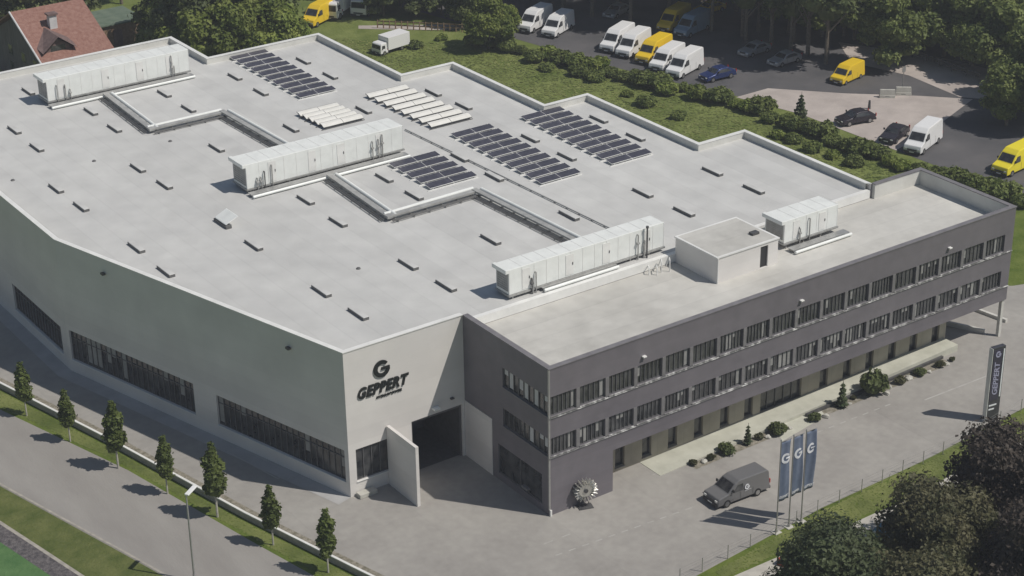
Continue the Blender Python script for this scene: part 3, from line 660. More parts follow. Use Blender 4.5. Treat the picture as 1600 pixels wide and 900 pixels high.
# ------------------------------------------------------------------ roof vents
def vent_proto():
    u = empty('roof_vent', (0,0,-50), 0, 'x', 'roof vent', 'low roof vents spread over the hall roof')
    q = MB(); q.frust((0.25,0),0,0.24,0.25,1.15,0.25,1.15); q.build('curb', MT['curb'], u)
    q = MB(); q.frust((0.26,0),0.242,0.27,0.25,1.14,0.23,1.12); q.build('lid', MT['roof'], u)
    return u
V = [((34,139),(48,147),'beyond the left end of the farthest air unit'),
 ((131,169),(146,180),'just in front of the farthest air unit, left of the duct'),
 ((11,197),(27,210),'at the far left of the roof, beyond all other vents there'),
 ((167,195),(184,207),'just left of the first duct bend'),
 ((245,141),(262,152),'between the farthest air unit and the first duct bend'),
 ((284,165),(299,175),'inside the first duct bend, against the duct'),
 ((356,115),(372,125),'left of the rearmost dark solar field'),
 ((396,139),(413,149),'at the near left corner of the rearmost dark solar field'),
 ((442,194),(461,207),'just behind the middle air unit, left of the pale collectors'),
 ((462,90),(480,100),'right of the rearmost dark solar field, the farther of two'),
 ((504,113),(522,124),'right of the rearmost dark solar field, the nearer of two'),
 ((555,166),(575,178),'between the small and the larger pale collector fields'),
 ((664,140),(684,150),'right of the larger pale collector field, the farther of two'),
 ((711,161),(732,171),'right of the larger pale collector field, the nearer of two'),
 ((46,225),(62,237),'second from the far left end of the roof'),
 ((325,226),(345,237),'behind the left end of the middle air unit'),
 ((203,257),(221,269),'left of the middle air unit, the farther of two'),
 ((244,283),(263,295),'left of the middle air unit, the nearer of two'),
 ((76,289),(92,301),'by the bend of the left roof edge, farther one'),
 ((114,317),(132,330),'by the bend of the left roof edge, nearer one'),
 ((334,342),(354,358),'with its white lid raised, in front of the middle air unit'),
 ((199,379),(219,396),'above the left wall, farther of two'),
 ((244,416),(266,434),'above the left wall, nearer of two'),
 ((381,376),(404,392),'just nearer than the vent with the raised white lid'),
 ((462,305),(486,321),'in front of the middle air unit, the farther of two'),
 ((513,339),(536,356),'in front of the middle air unit, the nearer of two'),
 ((585,272),(609,285),'enclosed by the second duct run, left of the small solar field'),
 ((637,303),(650,309),'partly hidden by the second duct bend'),
 ((704,240),(726,253),'between small and central solar fields, farther one'),
 ((757,270),(781,284),'between small and central solar fields, nearer one'),
 ((814,210),(837,223),'between the two large dark solar fields, the farther of two'),
 ((870,238),(895,252),'between the two large dark solar fields, the nearer of two'),
 ((921,180),(944,193),'right of the rightmost solar field, the farther of two'),
 ((978,208),(1002,221),'right of the rightmost solar field, the nearer of two'),
 ((621,406),(647,422),'left of the air unit beside the office, the farther of two'),
 ((680,440),(706,455),'left of the air unit beside the office, the nearer of two'),
 ((750,367),(776,383),'behind the left end of the air unit beside the office'),
 ((872,331),(899,344),'right of the second duct run, near the office'),
 ((987,295),(1015,309),'on bare roof in front of the central solar field'),
 ((1050,324),(1081,339),'behind the roof hut, closest to the office roof'),
 ((1095,262),(1125,275),'in the bare right end of the roof, the farther of two'),
 ((1159,290),(1190,303),'in the bare right end of the roof, the nearer of two'),
 ((486,448),(510,464),'above the company lettering corner, the farther of two'),
 ((542,482),(569,501),'above the company lettering corner, closest to the edge')]
vp = None
for (a,b,desc) in V:
    c = G((a[0]+b[0])/2,(a[1]+b[1])/2+2,HR); loc = (c[0],c[1],HR); lab = 'low dark roof vent ' + desc
    if vp is None: vp = vent_proto(); vp.location = loc; vp['label'] = lab; o = vp
    else: o = dup(vp, loc, 0, lab)
    if 'lid raised' in desc:
        for ch in o.children:
            if ch.name.startswith('lid'):
                ch.data = ch.data.copy(); ch.data.materials[0] = MT['white']; ch.rotation_euler = (0,R(-24),0); ch.location = (0.1,0,0.12); ch['label'] = 'raised white lid'; ch.scale = (2.6,0.9,1)

for i,(x,y,l) in enumerate(((147,252,'left of the two vents before the middle air unit'),(20,282,'near the bend of the left roof edge'),(266,221,'behind the first duct bend, on bare roof'),(560,420,'in the open roof before the company lettering'))):
    g = G(x,y,HR); q = MB(); q.tube((0,0,0),(0,0,0.1),0.2,0.14,12); o = q.build('roof_drain', MT['curb']); o.location = (g[0],g[1],HR); tag(o, 'tiny dark roof drain '+l, 'drain', 'roof drains')
# ------------------------------------------------------------------ foliage
def leaf_cloud(name, lobes, n, size, m, seed, core=0.78, up=0.25, flat=0.0):
    """leaf-clump faces spread over and inside a set of lobes (cx,cy,cz,rx,ry,rz), round rough inner masses"""
    r = np.random.RandomState(seed); L = np.array(lobes, float)
    wgt = L[:,3]*L[:,5]+L[:,4]*L[:,5]; wgt /= wgt.sum(); idx = r.choice(len(L), n, p=wgt)
    dr = r.normal(size=(n,3)); dr /= np.linalg.norm(dr,axis=1)[:,None]; dr[:,2] = np.where(dr[:,2]<-0.35, -dr[:,2]*0.6, dr[:,2])
    rad = 1.0-np.abs(r.normal(size=n))*0.16+ (r.rand(n)<0.08)*r.rand(n)*0.25
    lump = 1+0.10*np.sin(dr[:,0]*7+idx*1.3)*np.cos(dr[:,1]*6+idx*2.1)+0.08*np.sin(dr[:,2]*9+idx)
    c = L[idx,:3]+dr*L[idx,3:]*(rad*lump)[:,None]
    nn = dr+r.normal(size=(n,3))*0.65+np.array([0,0,up]); nn /= np.linalg.norm(nn,axis=1)[:,None]
    a = np.cross(nn, r.normal(size=(n,3))); a /= np.linalg.norm(a,axis=1)[:,None]; b = np.cross(nn,a)
    s = size*(0.55+r.rand(n)*0.9); sb = s*(0.5+r.rand(n)*0.5)
    v = np.stack([c-a*s[:,None], c+b*sb[:,None]*0.9+nn*s[:,None]*0.18, c+a*s[:,None], c-b*sb[:,None]*0.9+nn*s[:,None]*0.18],1).reshape(-1,3)
    verts = [tuple(x) for x in v]; faces = [(4*i,4*i+1,4*i+2,4*i+3) for i in range(n)]
    if core:
        for li,l in enumerate(L):
            bm = bmesh.new(); bmesh.ops.create_icosphere(bm, subdivisions=2, radius=1)
            o = len(verts)
            for q in bm.verts:
                x,y,z = q.co; k = core*(1+0.16*math.sin(x*5+li)*math.cos(y*4+li*2)+0.12*math.sin(z*6+x*3+li))
                verts.append((l[0]+x*l[3]*k, l[1]+y*l[4]*k, l[2]+z*l[5]*k))
            bm.verts.ensure_lookup_table()
            for f in bm.faces: faces.append(tuple(q.index+o for q in f.verts))
            bm.free()
    me = D.meshes.new(name); me.from_pydata(verts, [], faces); me.materials.append(m); me.update()
    return me
def mkobj(name, me, parent=None):
    o = D.objects.new(name, me); COL.objects.link(o); o.parent = parent; return o
def broad_proto(H, W, m, seed, n=2600, size=0.36, trunk=0.28, bare=0.22, nl=11, name='tree', core=0.7):
    r = random.Random(seed); u = empty(name, (0,0,-80), 0, 'x', 'tree')
    lobes = [(0,0,H*(0.5+bare*0.3),W*0.62,W*0.62,H*0.34)]
    for i in range(nl):
        a = i*2.4+r.random(); t = r.random(); z = H*(bare+0.14+(0.78-bare)*t); k = W*(0.72-0.5*abs(t-0.3))
        s = W*r.uniform(0.30,0.48); lobes.append((math.cos(a)*k,math.sin(a)*k,z,s,s,s*r.uniform(0.75,1.0)))
    lobes.append((r.uniform(-.2,.2)*W,r.uniform(-.2,.2)*W,H*0.86,W*0.38,W*0.38,H*0.14))
    mkobj('crown', leaf_cloud('crown', lobes, n, size, m, seed, core=core), u)
    q = MB(); q.tube((0,0,0),(0.1,0,H*0.45),trunk,trunk*0.6,8)
    for i in range(5):
        a = i*1.26+r.random(); q.tube((0,0,H*(0.22+0.04*i)),(math.cos(a)*W*0.55,math.sin(a)*W*0.55,H*(0.45+0.05*i)),trunk*0.4,trunk*0.15,6)
    q.build('trunk', MT['bark'], u); return u
def conifer_proto(H, W, m, seed, n=2200, size=0.24, name='conifer', bare=0.04):
    r = np.random.RandomState(seed); u = empty(name, (0,0,-80), 0, 'x', 'conifer')
    verts = []; faces = []; tiers = int(H*2.4)
    for t in range(tiers):
        z = H*(bare+(0.97-bare)*t/tiers); rad = W*(1-t/tiers)**0.85*(0.85+0.3*r.rand()); nb = max(5,int(7+rad*4))
        for b in range(nb):
            a = 2*math.pi*(b+r.rand()*0.7)/nb; rr = rad*(0.7+0.4*r.rand()); dx,dy = math.cos(a),math.sin(a); px,py = -dy,dx
            segs = max(2,int(rr/0.45)); 
            for s in range(segs):
                f0 = s/segs; f1 = (s+1.15)/segs; wd = (0.12+0.5*size)*(1.25-0.7*f0)+0.05*r.rand(); dz = -0.22*rr
                for sg in (-1,1):
                    o = len(verts); tw = 0.10*r.rand()
                    verts += [(dx*rr*f0,dy*rr*f0,z+dz*f0),(dx*rr*f1,dy*rr*f1,z+dz*f1+0.02),(dx*rr*(f1-.12)+px*wd*sg,dy*rr*(f1-.12)+py*wd*sg,z+dz*f1-0.10-tw),(dx*rr*f0+px*wd*sg*0.8,dy*rr*f0+py*wd*sg*0.8,z+dz*f0-0.12-tw)]
                    faces.append((o,o+1,o+2,o+3))
    N = 14; o = len(verts)
    for i in range(N): a = 2*math.pi*i/N; verts.append((math.cos(a)*W*0.5,math.sin(a)*W*0.5,H*(bare+0.03)))
    verts.append((0,0,H*0.94)); 
    for i in range(N): faces.append((o+i,o+(i+1)%N,o+N))
    me = D.meshes.new('crown'); me.from_pydata(verts,[],faces); me.materials.append(m); mkobj('crown', me, u)
    q = MB(); q.tube((0,0,0),(0,0,H*0.97),0.16*H/8,0.02,8); q.build('trunk', MT['bark'], u); return u
def bush_proto(W, H, m, seed, n=500, size=0.2, name='bush', nl=5, cat='bush'):
    r = random.Random(seed); lobes = [(0,0,H*0.45,W*0.7,W*0.7,H*0.5)]
    for i in range(nl):
        a = i*1.3+r.random(); k = W*0.5; s = W*r.uniform(0.35,0.55); lobes.append((math.cos(a)*k,math.sin(a)*k,H*r.uniform(0.35,0.6),s,s,H*0.38))
    o = mkobj(name, leaf_cloud(name, lobes, n, size, m, seed)); tag(o, 'x', cat); o.location = (0,0,-80); return o

protos_used = set()
def put(proto, loc, rz, label, group=None, sc=None, cat=None):
    if proto.name not in protos_used:
        protos_used.add(proto.name); o = proto; o.location = loc; o.rotation_euler = (0,0,rz)
        if sc: o.scale = sc if hasattr(sc,'__len__') else (sc,sc,sc)
    else: o = dup(proto, loc, rz, None, None, sc)
    if not sc: o.scale = (1,1,1)
    o['label'] = label
    if group: o['group'] = group
    elif 'group' in o: del o['group']
    if cat: o['category'] = cat
    return o

# slim trees in the strip
def slim_proto(seed, m):
    u = empty('columnar_tree', (0,0,-80), 0, 'x', 'slim tree'); r = random.Random(seed)
    lobes = [(0,0,2.7,0.62,0.62,1.3),(0.05,0,3.9,0.52,0.52,1.2),(0,0.03,5.0,0.26,0.26,0.95)]
    for i in range(7): a = i*2.4; lobes.append((math.cos(a)*0.3,math.sin(a)*0.3,2.0+i*0.4,0.36,0.36,0.6))
    mkobj('crown', leaf_cloud('crown', lobes, 1500, 0.13, m, seed, core=0.8, up=0.1), u)
    q = MB(); q.tube((0,0,0),(0,0,2.2),0.07,0.05,8); q.build('trunk', MT['palebark'], u)
    return u
sp = [slim_proto(s, MT['leafCol']) for s in (3,8,15)]
rng = random.Random(5)
slim = [((42,650),4.9,'first from the far end of the strip'),((110,690),4.6,'second from the far end of the strip'),((185,732),5.9,'third from the far end, the broad one'),
        ((262,772),5.1,'beyond the lamp post, in the middle of the strip'),((340,808),6.2,'just right of the street lamp head, tallest and darkest'),((427,852),5.0,'second from the near end of the strip'),((513,895),5.3,'nearest to the camera at the strip end')]
for i,((x,y),h,l) in enumerate(slim):
    g = G(x,y); put(sp[i%3], (g[0],g[1],0), i*1.7, 'slim columnar green tree, '+l, 'slim trees along the low wall', ((h/5.9)*rng.uniform(1.12,1.32),(h/5.9)*rng.uniform(1.12,1.32),h/5.9))
q = [G(12,640),]

# big trees nearest the camera at the lower right
def T(px, ytop, h): g = G(px, ytop, h); return (g[0], g[1], 0)
b1 = broad_proto(8.5, 4.6, MT['leafN'], 21, 17000, 0.13, name='tree', bare=0.1, nl=24, core=0.55)
put(b1, T(1316,832,8.5), 0.4, 'dark green dense round tree at the bottom edge, right of the flags')
b2 = broad_proto(8.5, 4.4, MT['leafR'], 22, 17000, 0.13, name='tree', bare=0.1, nl=24, core=0.55)
put(b2, T(1480,762,8.5), 0.9, 'brownish green tree between the dark round tree and the purple one')
b3 = broad_proto(9.5, 4.2, MT['leafP'], 23, 16000, 0.14, name='tree', bare=0.1, nl=24, core=0.55)
put(b3, T(1578,690,9.0), 2.0, 'purple brown tree at the right edge below the pylon sign', 'purple brown trees')
put(b3, T(1640,800,9.0), 4.0, 'purple brown tree in the bottom right corner', 'purple brown trees')
put(b2, T(1420,870,8.0), 3.0, 'brownish green tree low at the bottom edge right of the dark round tree')
c1 = conifer_proto(8.0, 2.6, MT['leafN'], 5)
put(c1, T(1440,742,6.0), 0, 'dark conifer tip at the edge of the brownish trees', sc=0.75)
put(b1, T(1220,893,5.0), 2.2, 'small dark bush-like tree at the bottom edge left of the round tree', sc=0.55)

# shrubs in the planting bed
sh1 = bush_proto(0.62, 0.95, MT['leafA'], 31, 520, 0.10, 'shrub', cat='shrub'); sh2 = bush_proto(0.5, 0.6, MT['leafR'], 32, 420, 0.10, 'shrub', cat='shrub')
cs = conifer_proto(2.6, 0.65, MT['leafN'], 9, size=0.12, name='small_conifer')
bedl = [(1083,724,'r',0.75,'low reddish shrub at the near end of the planting bed'),(1110,716,'r',0.8,'small dark upright shrub second in the planting bed'),(1135,706,'g',1.2,'wide flat green shrub third in the planting bed'),
 (1168,692,'c',0.75,'small pointed conifer before the office, left of the round dark shrub'),(1187,684,'r',0.8,'low brownish shrub between the small conifer and round dark shrub'),(1215,675,'g',1.35,'large round dark shrub left of the entrance'),(1272,655,'g',0.95,'fresh green shrub right of the entrance path'),
 (1315,634,'c',1.0,'thin pointed conifer right of the entrance'),(1333,622,'r',0.55,'tiny shrub between the thin conifer and the large bush'),(1365,614,'G',2.0,'largest dark bush of the planting bed'),(1407,597,'r',1.05,'dark low shrub right of the largest bush'),
 (1437,584,'g',0.95,'green shrub toward the far end of the bed'),(1468,571,'r',0.95,'low brown shrub second from the far end'),(1487,562,'r',0.6,'small dark shrub at the far end of the planting bed')]
for i,(x,y,k,s,l) in enumerate(bedl):
    g = G(x,y+2); pr = {'g':sh1,'G':sh1,'r':sh2,'c':cs}[k]
    sc = (s,s,s*(1.25 if k=='G' else (0.8 if k=='g' else 1.0)))
    put(pr, (g[0],g[1],0), i*1.1, l, 'plants in the bed before the office', sc)
bl = empty('boulder',(0,0,-80)); D.objects.remove(bl)
rng = random.Random(9); bm = bmesh.new(); bmesh.ops.create_icosphere(bm, subdivisions=2, radius=0.24)
for v in bm.verts: v.co *= 1+0.25*math.sin(v.co.x*17+v.co.y*13); v.co.z *= 0.6
rk = D.meshes.new('boulder'); bm.to_mesh(rk); bm.free(); rk.materials.append(MT['conc'])
for i,(x,y,l) in enumerate([(1100,722,'beside the low reddish shrub'),(1200,684,'left of the round dark shrub'),(1234,670,'right of the round dark shrub'),(1290,652,'between the fresh green shrub and thin conifer'),
      (1328,632,'at the foot of the thin conifer'),(1390,606,'right of the largest bush'),(1420,592,'left of the green shrub'),(1452,582,'right of the green shrub'),(1478,570,'beside the far brown shrub'),(1385,616,'in front of the largest bush')]):
    g = G(x,y); o = mkobj('boulder', rk); o.location = (g[0],g[1],0.08); o.rotation_euler = (0,0,i); o.scale = (rng.uniform(.7,1.4),)*3; tag(o, 'pale stone in the planting bed '+l, 'stone', 'pale stones in the planting bed')

# hedge and bushes between the lawn and the lot
hb = [bush_proto(1.9, 2.0, MT['leafC'], 41, 1500, 0.22), bush_proto(1.7, 1.8, MT['leafB'], 42, 1300, 0.22), bush_proto(1.8, 2.0, MT['leafC'], 43, 1300, 0.22)]
hl = [(740,62),(765,66),(790,74),(812,76),(832,88),(855,84),(874,95),(897,98),(915,106),(935,103),(950,114),(970,122),(990,118),(1005,128),(1030,132),(1045,140),(1070,138),(1088,147),(1110,150),(1128,156),(1150,160),(1165,170),(1190,172),(1205,182),(1228,186),(1240,196),(1262,202),(1285,208),(1300,220),(1325,226),(1345,236),(1370,240),(1390,252),(1412,262),(1440,264),(1462,276),(1490,280),(1520,290),(1545,300),(1570,304),(1595,314)]
rng = random.Random(17)
for i,(x,y) in enumerate(hl):
    g = G(x+rng.uniform(-4,4),y+rng.uniform(-2,3)+6); where = ('beside the row of white vans' if x<1120 else 'beside the gravel drive' if x<1350 else 'near the dark office corner')
    put(hb[rng.randrange(3)], (g[0],g[1],0), rng.random()*6, f'{ORD[i%10] if i<10 else ["eleventh","twelfth","thirteenth","fourteenth","fifteenth","sixteenth","seventeenth","eighteenth","nineteenth","twentieth","twenty-first","twenty-second","twenty-third","twenty-fourth","twenty-fifth","twenty-sixth","twenty-seventh","twenty-eighth","twenty-ninth","thirtieth","thirty-first","thirty-second","thirty-third","thirty-fourth","thirty-fifth","thirty-sixth","thirty-seventh","thirty-eighth","thirty-ninth","fortieth","forty-first"][i-10]} hedge bush counted from the far end, {where}', 'hedge bushes along the parking lot', rng.uniform(0.5,0.95))
# scattered lower bushes on the lawn slope
for i,(x,y,l) in enumerate([(905,118,'below the hedge near the farthest roof step'),(930,126,'below the hedge, second from its far end'),(980,150,'near the third roof step'),(1010,165,'beyond the parapet corner of the third step'),(1060,185,'midway down the slope'),(1215,215,'behind the last roof step'),(1240,222,'right beyond the last roof step'),(1270,236,'on the slope above the long parapet'),(1300,246,'close beside the long parapet'),(1335,258,'near the dark office corner'),(650,75,'beside the parked truck'),(690,62,'left of the hedge start'),(855,110,'low and dark by the second step')]):
    g = G(x,y); put(hb[(i*2)%3], (g[0],g[1],-0.2), i*1.9, 'low shaggy bush on the grass slope, '+l, 'bushes on the grass slope', rng.uniform(0.5,0.8))
c2 = conifer_proto(4.2, 1.3, MT['leafN'], 12, size=0.2, name='young_conifer')
g = G(1250,198); put(c2, (g[0],g[1],0), 1, 'young pointed conifer standing alone in the hedge by the gravel drive')
# tall meadow grass: tufts over the slope, verge and tree strip
def in_poly(x, y, P):
    c = False
    for i in range(len(P)):
        x1,y1 = P[i][:2]; x2,y2 = P[i-1][:2]
        if (y1>y)!=(y2>y) and x < (x2-x1)*(y-y1)/(y2-y1)+x1: c = not c
    return c
def tufts(name, poly, n, h, m, seed, label):
    r = random.Random(seed); xs = [p[0] for p in poly]; ys = [p[1] for p in poly]; v = []; f = []; c = 0; tr = 0
    while c < n and tr < n*20:
        tr += 1; x = r.uniform(min(xs),max(xs)); y = r.uniform(min(ys),max(ys))
        if not in_poly(x,y,poly): continue
        c += 1; hh = h*r.uniform(0.5,1.4); a = r.random()*6.28; dx,dy = math.cos(a)*hh*1.5,math.sin(a)*hh*1.5; o = len(v); lx,ly = -dy*r.uniform(.7,1.3), dx*r.uniform(.7,1.3)
        v += [(x-dx,y-dy,0.02),(x+dx,y+dy,0.02),(x+dx*0.7+lx,y+dy*0.7+ly,hh*.45),(x-dx*0.7+lx,y-dy*0.7+ly,hh*r.uniform(0.1,0.45))]; f.append((o,o+1,o+2,o+3))
    me = D.meshes.new(name); me.from_pydata(v,[],f); me.materials.append(m); o = mkobj(name, me); tag(o, label, 'grass', None, 'stuff'); return o
MG = leafmat('blade', (0.125,0.165,0.042), (0.29,0.32,0.11), 0.0, 0.16)
slope = [(14,78),(27,78),(27,61),(33,61),(33,45),(38.5,45),(38.5,28.5),(44,28.5),(44,12.5),(52,13),(70,21),(71,48),(66,68),(58,92),(40,110),(14,100)]
tufts('meadow_grass', slope, 30000, 0.12, MG, 1, 'rough green meadow grass on the slope behind the hall')
tufts('strip_grass_tufts', [(p[0]-0.5,p[1]) for p in WL[1:7]]+[(p[0]+0.4,p[1]) for p in RL[2:7]][::-1], 9000, 0.07, MG, 3, 'short green grass under the slim trees')
tufts('front_grass_tufts', [(5,-12.6),(16,-11.2),(27,-11.0),(39,-10.2),(39,-12.4),(27,-13.3),(17,-13.5),(5,-13.4)], 7000, 0.07, MG, 4, 'short grass between the fence and the path')

# ------------------------------------------------------------------ woods behind
F4 = broad_proto(12, 5.0, MT['leafA'], 61, 4200, 0.42, name='broad_tree', bare=0.02)
F = [broad_proto(14, 5.2, MT['leafA'], 51, 6500, 0.30, name='broad_tree'), broad_proto(13, 5.6, MT['leafC'], 52, 8500, 0.30, name='broad_tree', bare=0.07, nl=16),
     broad_proto(11, 5.0, MT['leafB'], 53, 8500, 0.27, name='broad_tree', bare=0.05, nl=16), broad_proto(15, 4.6, MT['leafA'], 54, 6500, 0.30, name='broad_tree')]
def tree_at(k, px, pyb, s, label, grp, rz=None):
    g = G(px,pyb); put(F[k], (g[0],g[1],0), rz if rz is not None else (px*0.37)%6.28, label, grp, s)
# behind the hall, top left: given by crown top
for i,(k,px,yt,h,l) in enumerate([(2,250,24,7.0,'fresh green tree right behind the green shed'),(2,275,-8,10,'fresh green tree behind the far roof corner'),(2,318,10,9.5,'bright green tree behind the roof corner by the air unit'),(2,356,2,10,'fresh green tree beyond the rearmost solar field, left'),
     (2,400,-5,10,'bright green tree beyond the rearmost solar field, middle'),(2,436,10,9,'fresh green tree beside the yellow van'),(0,300,-50,13,'dark tree high at the top edge, left of centre'),
     (1,360,-45,12,'olive tree at the top edge beyond the roof corner'),(2,345,42,6.0,'small fresh tree close behind the rear parapet'),(2,300,48,5.5,'small fresh tree at the parapet corner'),(1,250,50,5.0,'small olive tree behind the farthest air unit'),(0,425,-50,12,'dark tree above the yellow van'),
     (0,20,-40,11,'dark tree behind the red roof at the top left corner'),(0,80,-60,12,'dark tree behind the red roof'),(1,262,-40,10,'olive tree behind the shed and fresh green tree')]):
    g = G(px,yt,h); s = h/F[k]['H'] if 'H' in F[k] else h/(14,13,11,15)[k]
    put(F[k], (g[0],g[1],0), i*1.3, l, 'trees behind the hall', s)
for px,yb,s_,l in ((190,6,.8,'dark tree right behind the shed'),(150,-10,.8,'dark tree above the red roof')): tree_at(0,px,yb,s_,l,'trees behind the shed')
# top middle
for i,(k,px,yb,s,l) in enumerate([(0,600,22,0.8,'dark tree above the yellow van and white truck, left'),(0,560,-6,0.9,'dark tree over the white trucks'),(3,650,18,0.8,'dark tree above the wooden fence, middle'),(0,700,20,0.75,'dark tree above the wooden fence, right'),(2,765,76,0.62,'small light green tree at the left end of the hedge'),
     (1,735,40,0.55,'olive tree at the corner of the parking lot'),(3,640,-20,0.9,'dark tree at the top edge, centre left'),(0,740,-12,0.9,'dark tree at the top edge, left of the white vans'),(1,800,-6,0.75,'olive tree behind the two farthest white vans'),(2,792,52,0.35,'small fresh green tree beside the farthest white van'),
     (0,500,-12,0.9,'dark tree behind the white trucks')]):
    tree_at(k,px,yb,s,l,'trees at the top centre')
# trees whose crowns rise over the parking lot
for i,(k,px,yb,s,l) in enumerate([(0,880,-14,1.0,'dark tree at the top edge over the lot, first from the left'),(3,930,-10,1.0,'dark tree at the top edge over the lot, second from the left'),(0,985,-6,1.0,'dark tree at the top edge over the lot, third from the left'),(3,1040,-4,1.0,'dark tree at the top edge over the lot, above the yellow van'),
     (0,1095,2,1.0,'dark tree above the pale blue van'),(3,1150,18,1.0,'dark tree above the silver cars'),(1,1205,32,1.0,'olive tree above the silver cars, right'),(0,1262,62,0.95,'dark tree left of the sunny road end'),(1,1318,56,0.85,'olive tree above the small yellow van'),
     (1,1388,104,0.72,'dark broad tree with its trunk before the sunny road'),(1,1440,62,0.8,'olive tree above the sunny road'),(1,1500,72,0.75,'olive tree above the right end of the sunny road'),(2,1545,84,0.75,'lighter green tree near the upper right edge'),(1,1620,112,0.7,'olive tree at the upper right edge'),
     (2,1380,30,1.1,'light green tree at the top edge, right of centre'),(1,1480,20,1.1,'olive tree at the top right edge'),(2,1570,40,1.1,'light green tree in the upper right corner'),(3,1625,212,0.55,'dark low tree behind the yellow van at the right edge'),
     (0,1160,-20,1.1,'dark tree at the top edge above the silver cars'),(3,1260,0,1.1,'dark tree at the top edge, far beyond the lot')]):
    tree_at(k,px,yb,s,l,'trees around the parking lot')
for i,(k,px,yb,s,l) in enumerate([(0,1125,12,1.05,'dark tree right above the pale blue van'),(3,1185,48,1.0,'dark tree standing behind the silver cars'),(0,1240,66,0.95,'dark tree just right above the silver cars'),(0,1640,196,.75,'dark tree behind the yellow van at the right edge'),(1,1618,182,0.55,'olive tree over the right end of the lot'),(3,1060,-14,1.15,'dark tree at the top edge above the yellow van in shade'),(3,1292,90,0.95,'dark tree left of the small yellow van'),(3,1235,78,0.9,'dark tree right behind the right silver car'),(0,1165,62,0.9,'dark tree right behind the left silver car')]):
    tree_at(k,px,yb,s,l,'trees around the parking lot')

for i,(px,yb,s_,l) in enumerate([(870,-30,1,'above the farthest white vans'),(930,-28,1,'at the top edge right of the farthest white vans'),(1000,-24,1,'at the top edge above the white vans'),(1070,-18,1,'at the top edge above the pale blue van'),(1130,-12,1,'at the top edge left of the silver cars'),(1190,-4,1,'at the top edge above the silver cars'),(1240,14,.95,'left of the sunny road beginning'),
     (1290,38,.9,'behind the sunny road beginning'),(1345,44,.9,'behind the broad tree with the trunk'),(1400,50,.85,'behind the sunny road, left part'),(1450,58,.85,'behind the sunny road, middle'),(1500,64,.9,'behind the railing'),(1560,70,.7,'behind the railing end'),(1615,84,.7,'behind the right end of the railing'),(1330,0,1.1,'far behind the sunny road'),(1420,8,1.1,'far behind the sunny road, middle'),(1520,22,1.1,'far behind the railing'),(1610,50,1.1,'in the upper right corner, low'),
     (640,-30,.9,'at the top edge above the wooden fence'),(700,-28,.9,'at the top edge above the wooden fence, right'),(600,26,.5,'beside the right white truck'),(650,26,.5,'above the wooden fence, left part'),(690,24,.5,'above the wooden fence, right part'),(725,24,.5,'at the fence end by the lot corner'),(625,8,.7,'behind the low trees at the fence')]):
    g = G(px,yb); put(F4, (g[0],g[1],0), px*0.3, 'dense low-branched tree '+l, 'undergrowth trees at the edge of the wood', s_)
F5 = broad_proto(16, 5.6, MT['leafA'], 71, 6000, 0.32, name='tall_tree', bare=0.42)
for i,(px,yb,s_,l) in enumerate([(925,26,1,'in the lot, left'),(985,38,1,'in the lot, behind the middle white vans'),(1045,22,1,'in the lot, behind the yellow van in shade'),(1112,48,1,'in the lot, right of the pale blue van'),(1160,56,1,'in the lot, left of the silver cars'),(1205,70,1,'in the lot, between the silver cars'),(1262,86,1,'in the lot, right of the silver cars'),(880,14,1,'in the lot, behind the farthest white vans'),(1290,100,.9,'in the lot, left of the small yellow van')]):
    g = G(px,yb); put(F5, (g[0],g[1],0), px*0.3, 'tall tree with bare lower trunk '+l, 'tall trees standing in the parking lot', s_)
F6 = broad_proto(8.5, 4.2, MT['leafC'], 81, 7000, 0.24, name='leafy_tree', bare=0.1, nl=18)
for i,(px,yb,s_,l) in enumerate([(1232,52,.9,'above the silver cars, leftmost of the sunlit ones'),(1285,58,.95,'above the small yellow van, left'),(1335,62,1.0,'above the small yellow van, right'),(1432,80,.95,'behind the sunny road, first right of the trunk'),(1475,88,1.05,'behind the sunny road, second right of the trunk'),
     (1518,102,1.0,'behind the railing, left of two'),(1558,118,1.1,'behind the railing, right of two'),(1600,158,.95,'at the right edge above the yellow van'),(1572,196,.8,'low at the right edge above the yellow van'),(1636,120,.9,'at the upper right edge')]):
    g = G(px,yb); put(F6, (g[0],g[1],0), px*0.3, 'sunlit leafy tree '+l, 'sunlit trees along the sunny road', s_)
